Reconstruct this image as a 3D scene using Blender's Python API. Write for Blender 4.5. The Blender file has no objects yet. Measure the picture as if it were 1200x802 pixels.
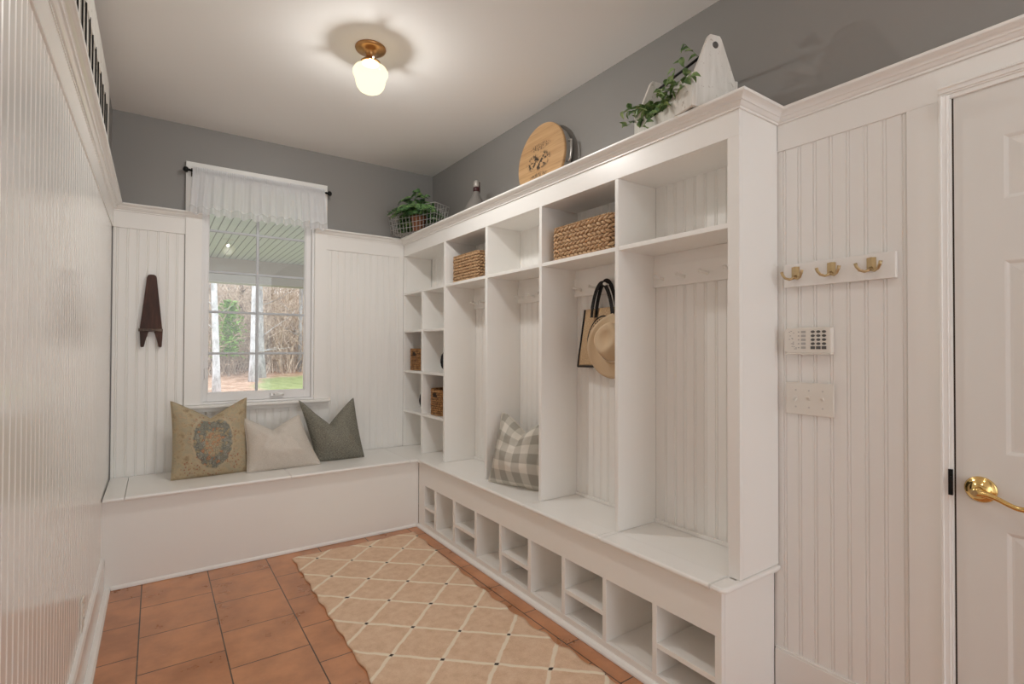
import bpy, bmesh, math, random
from mathutils import Vector, Matrix, noise
random.seed(7)
PI = math.pi
S = bpy.context.scene
COL = S.collection

# ------------------------------------------------------------------ camera, world, lights, exposure
def make_camera():
    f, yaw, pitch, roll = 601.6, 0.60604, 0.01203, 0.003045
    F = Vector((math.sin(yaw)*math.cos(pitch), math.cos(yaw)*math.cos(pitch), math.sin(pitch)))
    R = Vector((math.cos(yaw), -math.sin(yaw), 0)); U = R.cross(F)
    R, U = R*math.cos(roll)+U*math.sin(roll), U*math.cos(roll)-R*math.sin(roll)
    c = bpy.data.cameras.new('camera'); o = bpy.data.objects.new('camera', c); COL.objects.link(o)
    M = Matrix((R, U, -F)).transposed().to_4x4(); M.translation = Vector((0, 0, 1.30)); o.matrix_world = M
    c.sensor_fit = 'HORIZONTAL'; c.sensor_width = 36; c.lens = f/1200*36; c.clip_start = .02; c.clip_end = 300
    S.camera = o
make_camera()
S.view_settings.view_transform = 'Standard'; S.view_settings.look = 'None'
S.view_settings.gamma = 1; S.view_settings.use_curve_mapping = False
S.view_settings.exposure = 0.37
S.cycles.max_bounces = 18; S.cycles.diffuse_bounces = 12
W = bpy.data.worlds.new('overcast_sky'); S.world = W; W.use_nodes = True
bg = W.node_tree.nodes['Background']; bg.inputs[0].default_value = (.93, .97, 1, 1); bg.inputs[1].default_value = 1.8
LAMPS = ((48.0, 44.0), (18.0, 7.0))          # (glow all round, downward light) of each ceiling lamp, in watts
LAMP_COLOR = (1.0, .985, .95)
def area(name, loc, rot, sx, sy, power, color):
    l = bpy.data.lights.new(name, 'AREA'); l.shape = 'RECTANGLE'; l.size = sx; l.size_y = sy; l.energy = power; l.color = color
    o = bpy.data.objects.new(name, l); o.location = loc; o.rotation_euler = rot; COL.objects.link(o); return o
# unseen fill light, added behind the camera to brighten the room evenly
area('rear_fill_light', (.85, -3.9, 1.45), (PI/2, 0, 0), 2.0, 2.4, 6, (1, .99, .98))

# ------------------------------------------------------------------ materials
def mat(name, col, rough=.5, metal=0, **kw):
    m = bpy.data.materials.new(name); m.use_nodes = True
    b = m.node_tree.nodes['Principled BSDF']
    b.inputs['Base Color'].default_value = (*col, 1); b.inputs['Roughness'].default_value = rough; b.inputs['Metallic'].default_value = metal
    for k, v in kw.items(): b.inputs[k.replace('_', ' ')].default_value = v
    return m
class N:
    """small node-graph helper"""
    def __init__(s, m): s.t = m.node_tree; s.b = s.t.nodes['Principled BSDF']
    def n(s, typ, **kw):
        o = s.t.nodes.new(typ)
        for k, v in kw.items():
            if hasattr(o, k): setattr(o, k, v)
            else: o.inputs[k].default_value = v
        return o
    def l(s, a, b): s.t.links.new(a, b)
    def m(s, op, a, b=None, c=None):
        o = s.t.nodes.new('ShaderNodeMath'); o.operation = op
        for i, v in enumerate((a, b, c)):
            if v is None: continue
            if isinstance(v, (int, float)): o.inputs[i].default_value = v
            else: s.l(v, o.inputs[i])
        return o.outputs[0]
    def coord(s, kind='Object'):
        return s.n('ShaderNodeTexCoord').outputs[kind]
    def xyz(s, v):
        o = s.n('ShaderNodeSeparateXYZ'); s.l(v, o.inputs[0]); return o.outputs
    def vec(s, x, y, z=0.0):
        o = s.n('ShaderNodeCombineXYZ')
        for i, v in enumerate((x, y, z)):
            if isinstance(v, (int, float)): o.inputs[i].default_value = v
            else: s.l(v, o.inputs[i])
        return o.outputs[0]
    def scale(s, v, sc):
        o = s.n('ShaderNodeMapping'); s.l(v, o.inputs[0]); o.inputs['Scale'].default_value = sc; return o.outputs[0]
    def noise(s, v, sc, det=3, rough=.55, dist=0):
        o = s.n('ShaderNodeTexNoise'); s.l(v, o.inputs['Vector']); o.inputs['Scale'].default_value = sc
        o.inputs['Detail'].default_value = det; o.inputs['Roughness'].default_value = rough; o.inputs['Distortion'].default_value = dist
        return o.outputs['Fac']
    def voro(s, v, sc, feature='F1'):
        o = s.n('ShaderNodeTexVoronoi'); o.feature = feature; s.l(v, o.inputs['Vector']); o.inputs['Scale'].default_value = sc; return o.outputs['Distance']
    def ramp(s, f, stops):
        o = s.n('ShaderNodeValToRGB'); e = o.color_ramp.elements
        while len(e) < len(stops): e.new(.5)
        for i, (p, c) in enumerate(stops): e[i].position = p; e[i].color = (*c, 1)
        s.l(f, o.inputs[0]); return o.outputs[0]
    def mix(s, f, a, b):
        o = s.n('ShaderNodeMix'); o.data_type = 'RGBA'
        for i, v in ((0, f), (6, a), (7, b)):
            if isinstance(v, (int, float)): o.inputs[i].default_value = v
            elif isinstance(v, tuple): o.inputs[i].default_value = (*v, 1)
            else: s.l(v, o.inputs[i])
        return o.outputs[2]
    def base(s, c): s.l(c, s.b.inputs['Base Color'])
    def bump(s, h, st=.3, d=.002):
        o = s.n('ShaderNodeBump'); o.inputs['Strength'].default_value = st; o.inputs['Distance'].default_value = d
        s.l(h, o.inputs['Height']); s.l(o.outputs[0], s.b.inputs['Normal'])
    def ss(s, x, a, b):
        o = s.n('ShaderNodeMapRange'); o.interpolation_type = 'SMOOTHSTEP'; s.l(x, o.inputs[0])
        o.inputs[1].default_value = a; o.inputs[2].default_value = b; return o.outputs[0]

WHITE = (.87, .86, .835)
M_white = mat('white_semigloss_paint', WHITE, .32)
M_panel = mat('white_gloss_wainscot', WHITE, .2, Coat_Weight=.3, Coat_Roughness=.1)
def wavy(m, sc, st):
    n = N(m); n.bump(n.noise(n.coord(), sc, 2), st, .002)
M_ceil = mat('ceiling_paint', (.87, .865, .85), .8)
M_gray = mat('grey_wall_paint', (.275, .266, .254), .45); wavy(M_gray, 60, .05)
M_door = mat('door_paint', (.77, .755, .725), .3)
M_sash = mat('white_vinyl_sash', (.82, .82, .82), .35)
M_muntin = mat('grey_muntin', (.52, .54, .57), .4)
M_black = mat('black_iron', (.012, .012, .012), .35, .6)
M_brass = mat('polished_brass', (.80, .56, .22), .16, 1)
M_antique = mat('aged_brass', (.55, .42, .24), .3, 1)
M_bronze = mat('antique_copper', (.50, .27, .11), .32, .9)
M_nickel = mat('dull_grey_metal', (.62, .60, .57), .35, .7)
M_plastic = mat('ivory_plastic', (.80, .77, .71), .4)
M_key = mat('dark_key', (.10, .10, .095), .5)
M_keygray = mat('grey_key', (.45, .44, .42), .5)
M_wire = mat('galvanised_wire', (.52, .51, .49), .4, .5)
M_dark = mat('near_black_fibre', (.02, .022, .026), .8)
M_strap = mat('black_webbing', (.014, .013, .013), .8)
M_glass = bpy.data.materials.new('window_glass'); M_glass.use_nodes = True
def glass_nodes():
    t = M_glass.node_tree; t.nodes.remove(t.nodes['Principled BSDF']); out = t.nodes['Material Output']
    tr = t.nodes.new('ShaderNodeBsdfTransparent'); gl = t.nodes.new('ShaderNodeBsdfGlossy'); gl.inputs['Roughness'].default_value = .0
    fr = t.nodes.new('ShaderNodeFresnel'); fr.inputs['IOR'].default_value = 1.5; mx = t.nodes.new('ShaderNodeMixShader')
    t.links.new(fr.outputs[0], mx.inputs[0]); t.links.new(tr.outputs[0], mx.inputs[1]); t.links.new(gl.outputs[0], mx.inputs[2]); t.links.new(mx.outputs[0], out.inputs[0])
glass_nodes()

def tile_mat():
    m = mat('terracotta_tile', (.30, .12, .06), .38); n = N(m)
    x, y, z = n.xyz(n.coord())
    v = n.vec(n.m('ADD', y, -3.316+.0), n.m('ADD', x, .052-.309*4 + .309*8))
    b = n.n('ShaderNodeTexBrick'); n.l(v, b.inputs['Vector']); b.offset = .5; b.offset_frequency = 2
    for k, val in (('Scale', 1.0), ('Mortar Size', .0028), ('Mortar Smooth', .15), ('Bias', 0), ('Brick Width', .318), ('Row Height', .309)): b.inputs[k].default_value = val
    b.inputs['Color1'].default_value = (.51, .225, .105, 1); b.inputs['Color2'].default_value = (.58, .27, .13, 1); b.inputs['Mortar'].default_value = (.08, .05, .03, 1)
    c = n.coord(); f1 = n.noise(c, 5, 5, .6); f2 = n.noise(n.scale(c, (1, 3, 1)), 26, 4, .6, .8)
    k = n.mix(n.ss(f1, .3, .7), (.78, .74, .72), (1.12, 1.1, 1.1))
    mu = n.n('ShaderNodeMix'); mu.data_type = 'RGBA'; mu.blend_type = 'MULTIPLY'; mu.inputs[0].default_value = 1
    n.l(b.outputs['Color'], mu.inputs[6]); n.l(k, mu.inputs[7])
    col = n.mix(n.m('MULTIPLY', n.ss(f2, .62, .78), .35), mu.outputs[2], (.66, .44, .31))
    n.base(col)
    n.bump(n.m('MULTIPLY', b.outputs['Fac'], -1.0), .5, .003)
    n.l(n.m('ADD', .2, n.m('MULTIPLY', f1, .2)), n.b.inputs['Roughness']); n.b.inputs['Specular IOR Level'].default_value = .8
    return m
M_tile = tile_mat()

def rug_mat():
    m = mat('beige_trellis_rug', (.6, .4, .25), .95); n = N(m)
    c = n.coord(); x, y, z = n.xyz(c)
    wob = n.m('MULTIPLY', n.m('SUBTRACT', n.noise(c, 14, 3), .5), .09)
    u = n.m('DIVIDE', n.m('SUBTRACT', x, .8235), .1645); v = n.m('DIVIDE', n.m('SUBTRACT', y, 3.275), .1505)
    a = n.m('ADD', n.m('MULTIPLY', n.m('ADD', u, v), .5), wob); b = n.m('ADD', n.m('MULTIPLY', n.m('SUBTRACT', u, v), .5), wob)
    da = n.m('PINGPONG', a, .5); db = n.m('PINGPONG', b, .5)
    line = n.m('SUBTRACT', 1.0, n.ss(n.m('MINIMUM', da, db), .026, .048))
    dot = n.m('SUBTRACT', 1.0, n.ss(n.m('MAXIMUM', da, db), .026, .042))
    f = n.noise(c, 22, 5, .65); g = n.noise(c, 260, 2, .7); h0 = n.noise(c, 5, 3)
    basec = n.ramp(n.m('ADD', n.m('MULTIPLY', f, .65), n.m('MULTIPLY', g, .35)), [(.3, (.65, .43, .275)), (.5, (.79, .56, .39)), (.72, (.90, .70, .53))])
    basec = n.mix(n.m('MULTIPLY', h0, .25), basec, (.70, .52, .36))
    col = n.mix(line, basec, (.92, .80, .64)); col = n.mix(dot, col, (.045, .03, .025))
    n.base(col); n.bump(n.m('ADD', g, n.m('MULTIPLY', line, .5)), .6, .004)
    return m
M_rug = rug_mat()

def fabric(name, c1, c2, sc=420, weave=True, rough=.9):
    m = mat(name, c1, rough); n = N(m); uv = n.coord('UV'); x, y, z = n.xyz(uv)
    f = n.noise(n.scale(uv, (sc*.25, sc, 1)), 1, 2, .6); g = n.noise(n.scale(uv, (sc, sc*.25, 1)), 1, 2, .6)
    h = n.m('ADD', f, g)
    n.base(n.mix(n.ss(h, .75, 1.25), c1, c2)); n.bump(h, .35, .0015)
    return m
M_linen = fabric('cream_linen', (.60, .55, .49), (.70, .65, .59), 160)
M_sage = fabric('grey_green_tweed', (.13, .125, .10), (.30, .29, .24), 130)

def paisley_mat():
    m = mat('faded_paisley_cloth', (.4, .32, .2), .9); n = N(m); uv = n.coord('UV'); x, y, z = n.xyz(uv)
    X = n.m('SUBTRACT', x, .5); Y = n.m('SUBTRACT', y, .47)
    bg1 = n.ramp(n.noise(uv, 7, 5, .65), [(.34, (.33, .25, .155)), (.46, (.50, .40, .26)), (.56, (.42, .37, .26)), (.66, (.52, .38, .25))])
    # medallion
    e = n.m('SQRT', n.m('ADD', n.m('POWER', n.m('DIVIDE', X, .27), 2.0), n.m('POWER', n.m('DIVIDE', Y, .40), 2.0)))
    ee = n.m('ADD', e, n.m('MULTIPLY', n.m('SUBTRACT', n.noise(uv, 14, 2), .5), .25))
    med = n.m('SUBTRACT', 1.0, n.ss(ee, .93, 1.0))
    def cells(sc, stops, off=0):
        o = n.n('ShaderNodeTexVoronoi'); n.l(uv, o.inputs['Vector']); o.inputs['Scale'].default_value = sc
        r = n.xyz(o.outputs['Color'])[off]; c = n.ramp(r, stops)
        for nd in (c.node,): nd.color_ramp.interpolation = 'CONSTANT'
        e2 = n.voro(uv, sc, 'DISTANCE_TO_EDGE'); k = n.m('PINGPONG', n.m('MULTIPLY', o.outputs['Distance'], 3.0), .5)
        c = n.mix(n.m('MULTIPLY', n.ss(k, .28, .4), .55), c, (.46, .39, .27))
        return n.mix(n.m('MULTIPLY', n.m('SUBTRACT', 1.0, n.ss(e2, .03, .10)), .55), c, (.12, .11, .09))
    floral = cells(25, [(0, (.20, .215, .19)), (.4, (.27, .285, .255)), (.62, (.36, .30, .19)), (.85, (.42, .20, .11))])
    col = n.mix(med, bg1, floral)
    core = n.m('SUBTRACT', 1.0, n.ss(n.m('SQRT', n.m('ADD', n.m('POWER', n.m('DIVIDE', X, .12), 2.0), n.m('POWER', n.m('DIVIDE', n.m('ADD', Y, .04), .22), 2.0))), .85, 1.0))
    corec = cells(30, [(0, (.46, .36, .22)), (.4, (.52, .26, .13)), (.7, (.42, .36, .24))], 1)
    col = n.mix(n.m('MULTIPLY', core, .85), col, corec)
    ring = n.m('MULTIPLY', n.ss(ee, .92, .98), n.m('SUBTRACT', 1.0, n.ss(ee, 1.03, 1.1)))
    col = n.mix(n.m('MULTIPLY', ring, .5), col, (.55, .45, .31))
    # corner flowers and red dots
    ax = n.m('ABSOLUTE', X); r = n.m('SQRT', n.m('ADD', n.m('POWER', n.m('SUBTRACT', ax, .27), 2.0), n.m('POWER', n.m('ADD', Y, .32), 2.0)))
    fl = n.m('SUBTRACT', 1.0, n.ss(r, .10, .16))
    dots = n.m('MULTIPLY', n.m('SUBTRACT', 1.0, n.ss(n.voro(uv, 30), .2, .36)), n.m('MAXIMUM', fl, n.m('MULTIPLY', n.ss(ee, 1.05, 1.1), n.m('SUBTRACT', 1.0, n.ss(ee, 1.15, 1.25)))))
    col = n.mix(n.m('MULTIPLY', dots, .7), col, (.34, .09, .05))
    dd = n.m('MULTIPLY', n.m('SUBTRACT', 1.0, n.ss(n.voro(uv, 42), .1, .3)), n.ss(n.noise(uv, 6), .48, .6))
    col = n.mix(n.m('MULTIPLY', dd, .6), col, (.17, .13, .09))
    n.base(col); n.bump(n.noise(uv, 90, 3), .3, .002)
    return m
M_paisley = paisley_mat()

def plaid_mat():
    m = mat('grey_cream_plaid', (.6, .57, .5), .9); n = N(m); uv = n.coord('UV'); x, y, z = n.xyz(uv)
    def stripe(t, k, off):
        p = n.m('FRACT', n.m('ADD', n.m('MULTIPLY', t, k), off))
        return n.ss(n.m('PINGPONG', p, .5), .22, .27), n.m('SUBTRACT', 1.0, n.ss(n.m('ABSOLUTE', n.m('SUBTRACT', p, .25)), .015, .04))
    a, al = stripe(x, 4.2, .1); b, bl = stripe(y, 3.6, .05)
    s = n.m('ADD', n.m('MULTIPLY', a, .5), n.m('MULTIPLY', b, .5))
    col = n.ramp(s, [(0, (.70, .66, .59)), (.5, (.53, .50, .44)), (1, (.35, .33, .285))])
    col = n.mix(n.m('MULTIPLY', n.m('MAXIMUM', al, bl), .25), col, (.33, .33, .28))
    n.base(col); n.bump(n.noise(uv, 120, 2), .3, .0015); return m
M_plaid = plaid_mat()

def wicker_mat(name, cols):
    m = mat(name, cols[1], .6); n = N(m); c = n.coord()
    f = n.noise(c, 55, 3, .6)
    n.base(n.ramp(f, [(.3, cols[0]), (.5, cols[1]), (.7, cols[2])]))
    n.bump(n.noise(n.scale(c, (300, 300, 300)), 1, 2), .3, .001); return m
M_wick = wicker_mat('water_hyacinth', ((.24, .13, .06), (.47, .29, .155), (.66, .46, .27)))
M_wick2 = wicker_mat('amber_seagrass', ((.13, .05, .018), (.33, .16, .055), (.52, .30, .12)))
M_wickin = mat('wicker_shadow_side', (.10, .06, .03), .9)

def wood_mat(name, cols, scale=(3, 40, 3), rough=.5, spots=0):
    m = mat(name, cols[1], rough); n = N(m); c = n.coord()
    f = n.noise(n.scale(c, scale), 1, 5, .6, .6)
    col = n.ramp(f, [(.28, cols[0]), (.5, cols[1]), (.72, cols[2])])
    if spots:
        g = n.noise(c, 34, 5, .75)
        col = n.mix(n.m('MULTIPLY', n.ss(g, .60, .66), spots), col, (.30, .24, .18))
    n.base(col); n.bump(f, .3, .002); return m
M_walnut = wood_mat('dark_stained_wood', ((.022, .008, .005), (.055, .019, .011), (.10, .038, .022)), (30, 30, 5), .6)
M_distress = wood_mat('chipped_white_wood', ((.62, .60, .555), (.72, .70, .655), (.78, .76, .72)), (40, 40, 4), .7, .7)
M_soil = mat('dark_soil', (.02, .014, .009), .95)
M_terra = mat('terracotta_pot', (.32, .13, .07), .8)
def leaf_mat(name, cols):
    m = mat(name, cols[1], .45); n = N(m); c = n.coord()
    n.base(n.ramp(n.noise(c, 28, 2), [(.34, cols[0]), (.5, cols[1]), (.66, cols[2])])); return m
M_fern = leaf_mat('fern_green', ((.03, .08, .035), (.10, .22, .075), (.28, .45, .15)))
M_ivy = leaf_mat('ivy_green', ((.06, .13, .04), (.16, .27, .09), (.34, .44, .20)))
M_stem = mat('brown_stem', (.10, .075, .04), .8)

def board_mat():      # round serving board: planked oak with a worn black print
    m = mat('printed_oak_board', (.5, .3, .14), .45); n = N(m); c = n.coord(); x, y, z = n.xyz(c)
    f = n.noise(n.scale(c, (3, 3, 60)), 1, 5, .6, .4)
    pl = n.m('FRACT', n.m('MULTIPLY', z, 17))
    col = n.ramp(n.m('ADD', n.m('MULTIPLY', f, .7), n.m('MULTIPLY', n.noise(n.scale(c, (.5, .5, 16)), 1, 0), .3)), [(.3, (.46, .26, .115)), (.5, (.57, .35, .17)), (.7, (.66, .43, .225))])
    col = n.mix(n.m('MULTIPLY', n.m('SUBTRACT', 1.0, n.ss(n.m('PINGPONG', pl, .5), .0, .05)), .35), col, (.30, .16, .07))
    def blob(cx, cz, rx, rz, sc, lo, hi):
        r = n.m('SQRT', n.m('ADD', n.m('POWER', n.m('DIVIDE', n.m('SUBTRACT', y, cx), rx), 2.0), n.m('POWER', n.m('DIVIDE', n.m('SUBTRACT', z, cz), rz), 2.0)))
        return n.m('MULTIPLY', n.m('SUBTRACT', 1.0, n.ss(r, .7, 1.0)), n.ss(n.noise(c, sc, 4, .7), lo, hi))
    ink = n.m('MAXIMUM', blob(.015, .0, .125, .062, 36, .49, .54), n.m('MULTIPLY', blob(.0, .085, .105, .026, 70, .47, .55), .7))
    ink = n.m('MAXIMUM', ink, n.m('MULTIPLY', blob(.01, -.085, .095, .018, 80, .46, .54), .8))
    n.base(n.mix(ink, col, (.035, .022, .014))); return m
M_board = board_mat()

def tote_mat():
    m = mat('jute_print', (.5, .34, .2), .9); n = N(m); uv = n.coord('UV'); x, y, z = n.xyz(uv)
    f = n.noise(n.scale(uv, (120, 30, 1)), 1, 2); g = n.noise(n.scale(uv, (30, 120, 1)), 1, 2)
    col = n.mix(n.ss(n.m('ADD', f, g), .75, 1.25), (.38, .25, .14), (.56, .40, .24))
    X = n.m('MULTIPLY', n.m('SUBTRACT', x, .45), 1.2); Y = n.m('SUBTRACT', y, .52)
    r = n.m('SQRT', n.m('ADD', n.m('POWER', X, 2.0), n.m('POWER', Y, 2.0)))
    def ringm(r0, w): return n.m('SUBTRACT', 1.0, n.ss(n.m('ABSOLUTE', n.m('SUBTRACT', r, r0)), w, w+.006))
    ang = n.m('ARCTAN2', Y, X)
    letters = n.m('MULTIPLY', n.m('MULTIPLY', ringm(.275, .024), n.ss(n.m('PINGPONG', n.m('MULTIPLY', ang, 5.0), .5), .14, .2)), n.ss(n.noise(uv, 45, 1), .38, .46))
    inner = n.m('MULTIPLY', n.m('SUBTRACT', 1.0, n.ss(r, .13, .16)), n.ss(n.noise(uv, 22, 3), .5, .55))
    ink = n.m('MAXIMUM', ringm(.335, .012), n.m('MAXIMUM', letters, n.m('MAXIMUM', n.m('MULTIPLY', ringm(.22, .005), 1.0), inner)))
    n.base(n.mix(ink, col, (.02, .018, .016))); n.bump(n.m('ADD', f, g), .3, .001); return m
M_tote = tote_mat()
M_felt = fabric('tan_felt', (.56, .42, .27), (.64, .49, .33), 60)
M_feltlight = mat('pale_hat_band', (.78, .67, .52), .8)

M_sheer = bpy.data.materials.new('sheer_white_cotton'); M_sheer.use_nodes = True
def sheer_nodes():
    t = M_sheer.node_tree; t.nodes.remove(t.nodes['Principled BSDF']); out = t.nodes['Material Output']
    d = t.nodes.new('ShaderNodeBsdfDiffuse'); d.inputs[0].default_value = (.93, .94, .96, 1)
    tl = t.nodes.new('ShaderNodeBsdfTranslucent'); tl.inputs[0].default_value = (.93, .96, 1, 1)
    tr = t.nodes.new('ShaderNodeBsdfTransparent')
    a = t.nodes.new('ShaderNodeMixShader'); a.inputs[0].default_value = .42
    b = t.nodes.new('ShaderNodeMixShader'); b.inputs[0].default_value = .07
    t.links.new(d.outputs[0], a.inputs[1]); t.links.new(tl.outputs[0], a.inputs[2])
    t.links.new(a.outputs[0], b.inputs[1]); t.links.new(tr.outputs[0], b.inputs[2]); t.links.new(b.outputs[0], out.inputs[0])
sheer_nodes()
M_opal = bpy.data.materials.new('lit_opal_glass'); M_opal.use_nodes = True
def opal_nodes():
    t = M_opal.node_tree; t.nodes.remove(t.nodes['Principled BSDF']); out = t.nodes['Material Output']
    e = t.nodes.new('ShaderNodeEmission'); e.inputs[0].default_value = (1, .84, .52, 1); e.inputs[1].default_value = 1.3
    tr = t.nodes.new('ShaderNodeBsdfTransparent'); mx = t.nodes.new('ShaderNodeMixShader'); mx.inputs[0].default_value = .28
    t.links.new(e.outputs[0], mx.inputs[1]); t.links.new(tr.outputs[0], mx.inputs[2]); t.links.new(mx.outputs[0], out.inputs[0])
opal_nodes()

# ------------------------------------------------------------------ object helpers
def link(name, me, m, parent=None, smooth=False, bevel=0, kind=None, loc=None):
    o = bpy.data.objects.new(name, me); COL.objects.link(o)
    ms = m if isinstance(m, (list, tuple)) else [m]
    for x in ms: me.materials.append(x)
    if smooth:
        for p in me.polygons: p.use_smooth = True
    if bevel:
        b = o.modifiers.new('bevel', 'BEVEL'); b.width = bevel; b.segments = 2; b.limit_method = 'ANGLE'; b.angle_limit = math.radians(40); b.harden_normals = False
    if parent: o.parent = parent
    if kind: o['kind'] = kind
    if loc: o.location = loc
    return o
def obj(name, bm, m, parent=None, smooth=False, bevel=0, kind=None, loc=None, fix=True):
    if fix: bmesh.ops.recalc_face_normals(bm, faces=bm.faces)
    me = bpy.data.meshes.new(name); bm.to_mesh(me); bm.free()
    return link(name, me, m, parent, smooth, bevel, kind, loc)
def tag(o, label, cat, group=None, kind=None):
    o['label'] = label; o['category'] = cat
    if group: o['group'] = group
    if kind: o['kind'] = kind
    return o
def thing(name, label, cat, loc=(0, 0, 0), rot=(0, 0, 0), group=None):
    o = bpy.data.objects.new(name, None); COL.objects.link(o); o.empty_display_size = .05
    o.location = loc; o.rotation_euler = rot; return tag(o, label, cat, group)
def dup(root, loc, rot=None, label=None, group=None):
    r = root.copy(); COL.objects.link(r); r.location = loc
    if rot is not None: r.rotation_euler = rot
    if label: r['label'] = label
    if group: r['group'] = group
    for ch in list(root.children):
        c = ch.copy(); COL.objects.link(c); c.parent = r
        for g in list(ch.children):
            d = g.copy(); COL.objects.link(d); d.parent = c
    return r
def B(*boxes):
    bm = bmesh.new()
    for b in boxes: addbox(bm, *b)
    return bm
def addbox(bm, x0, x1, y0, y1, z0, z1, mi=0):
    v = [bm.verts.new((x, y, z)) for x in (x0, x1) for y in (y0, y1) for z in (z0, z1)]
    for q in ((0, 1, 3, 2), (4, 6, 7, 5), (0, 4, 5, 1), (2, 3, 7, 6), (0, 2, 6, 4), (1, 5, 7, 3)):
        f = bm.faces.new([v[i] for i in q]); f.material_index = mi
def tube(bm, pts, r, seg=8, closed=False, cap=True):
    pts = [Vector(p) for p in pts]; n = len(pts); rings = []
    rr = r if isinstance(r, (list, tuple)) else [r]*n
    prev = None
    for i, p in enumerate(pts):
        a = pts[(i-1) % n] if (closed or i > 0) else p; b = pts[(i+1) % n] if (closed or i < n-1) else p
        t = (b-a).normalized()
        if prev is None:
            up = Vector((0, 0, 1)) if abs(t.z) < .9 else Vector((1, 0, 0)); x = t.cross(up).normalized()
        else:
            x = (prev - t*prev.dot(t)).normalized()
        prev = x; y = t.cross(x)
        rings.append([bm.verts.new(p + (x*math.cos(2*PI*k/seg)+y*math.sin(2*PI*k/seg))*rr[i]) for k in range(seg)])
    m = n if closed else n-1
    for i in range(m):
        A, C = rings[i], rings[(i+1) % n]
        for k in range(seg): bm.faces.new((A[k], A[(k+1) % seg], C[(k+1) % seg], C[k]))
    if cap and not closed:
        bm.faces.new(rings[0][::-1]); bm.faces.new(rings[-1])
def lathe(bm, prof, seg=28, c=(0, 0, 0), M=None):
    c = Vector(c); rings = []
    for r, z in prof:
        ring = []
        for k in range(seg):
            p = Vector((r*math.cos(2*PI*k/seg), r*math.sin(2*PI*k/seg), z))
            if M: p = M @ p
            ring.append(bm.verts.new(p+c))
        rings.append(ring)
    for i in range(len(rings)-1):
        for k in range(seg): bm.faces.new((rings[i][k], rings[i][(k+1) % seg], rings[i+1][(k+1) % seg], rings[i+1][k]))
    for ring, f in ((rings[0], -1), (rings[-1], 1)):
        if len({tuple(round(x, 5) for x in v.co) for v in ring}) > 2: bm.faces.new(ring[::f])
    bmesh.ops.remove_doubles(bm, verts=bm.verts, dist=1e-5)
def prism(bm, poly, h0, h1, axes):
    """extrude a 2-D polygon; axes maps (a, b, h) to x, y, z"""
    lo = [bm.verts.new(axes(a, b, h0)) for a, b in poly]; hi = [bm.verts.new(axes(a, b, h1)) for a, b in poly]
    n = len(poly)
    for i in range(n): bm.faces.new((lo[i], lo[(i+1) % n], hi[(i+1) % n], hi[i]))
    bm.faces.new(lo[::-1]); bm.faces.new(hi)
def bead(name, s0, s1, z0, z1, at, m, parent=None, pitch=.0515, off=None, kind=None, depth=.006):
    """beadboard sheet; at(s, d, z) -> point, d = height of the surface over its plane"""
    off = pitch/2 if off is None else off
    g = []; s = s0+off
    while s < s1-.008:
        g += [(s-.007, 0), (s-.005, -.0038), (s-.003, -.0006), (s, 0), (s+.003, -.0006), (s+.005, -.0038), (s+.007, 0)]; s += pitch
    prof = [(s0, -depth), (s0, 0)] + [p for p in g if s0 < p[0] < s1] + [(s1, 0), (s1, -depth)]
    bm = bmesh.new(); lo = [bm.verts.new(at(a, d, z0)) for a, d in prof]; hi = [bm.verts.new(at(a, d, z1)) for a, d in prof]; n = len(prof)
    for i in range(n): bm.faces.new((lo[i], lo[(i+1) % n], hi[(i+1) % n], hi[i]))
    bm.faces.new(lo[::-1]); bm.faces.new(hi)
    return obj(name, bm, m, parent, kind=kind)
def sweep(bm, path, prof):
    """moulding: path = list of (x, y) with the room on the left of travel... profile = (out, z), mitred"""
    n = len(path); P = [Vector((*p, 0)) for p in path]; rings = []
    for i in range(n):
        def nrm(a, b):
            t = (b-a).normalized(); return Vector((t.y, -t.x, 0))
        if i == 0: k = nrm(P[0], P[1])
        elif i == n-1: k = nrm(P[-2], P[-1])
        else:
            n1, n2 = nrm(P[i-1], P[i]), nrm(P[i], P[i+1]); k = (n1+n2)/(1+n1.dot(n2))
        rings.append([bm.verts.new(P[i]+k*o+Vector((0, 0, z))) for o, z in prof])
    m = len(prof)
    for i in range(n-1):
        for j in range(m): bm.faces.new((rings[i][j], rings[i][(j+1) % m], rings[i+1][(j+1) % m], rings[i+1][j]))
    bm.faces.new(rings[0][::-1]); bm.faces.new(rings[-1])

# ------------------------------------------------------------------ the room shell
XL, XG, XH, XU, YB, YN, ZC = -.236, 1.934, 1.922, 1.668, 3.985, -3.4, 2.767
ZL = 2.186                                # top of the plaster ledge / crown
UE = 1.017                                # near end of the built-in lockers
LT, LB = .495, .475                       # bench lid top and underside
obj('floor', B((XL-.1, XG+.1, YN, YB+.1, -.08, 0)), M_tile, kind='structure')
obj('ceiling', B((XL-.1, XG+.1, YN, YB+.13, ZC, ZC+.1)), M_ceil, kind='structure')
obj('wall_left', B((XL-.12, XL, YN, YB+.13, 0, ZC)), M_gray, kind='structure')
WX0, WX1, WZ0, WZ1 = .243, .963, .918, 2.42      # window opening
obj('wall_back', B((XL, WX0, YB+.005, YB+.13, 0, ZC), (WX1, XG+.12, YB+.005, YB+.13, 0, ZC), (WX0, WX1, YB+.005, YB+.13, 0, WZ0), (WX0, WX1, YB+.005, YB+.13, WZ1, ZC)), M_gray, kind='structure')
DY0, DY1, DZ = -.305, .503, 2.052                # door opening
obj('wall_right', B((XG, XG+.12, DY1, YB+.005, 0, ZC), (XG, XG+.12, YN, DY0, 0, ZC), (XG, XG+.12, DY0, DY1, DZ, ZC)), M_gray, kind='structure')
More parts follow.
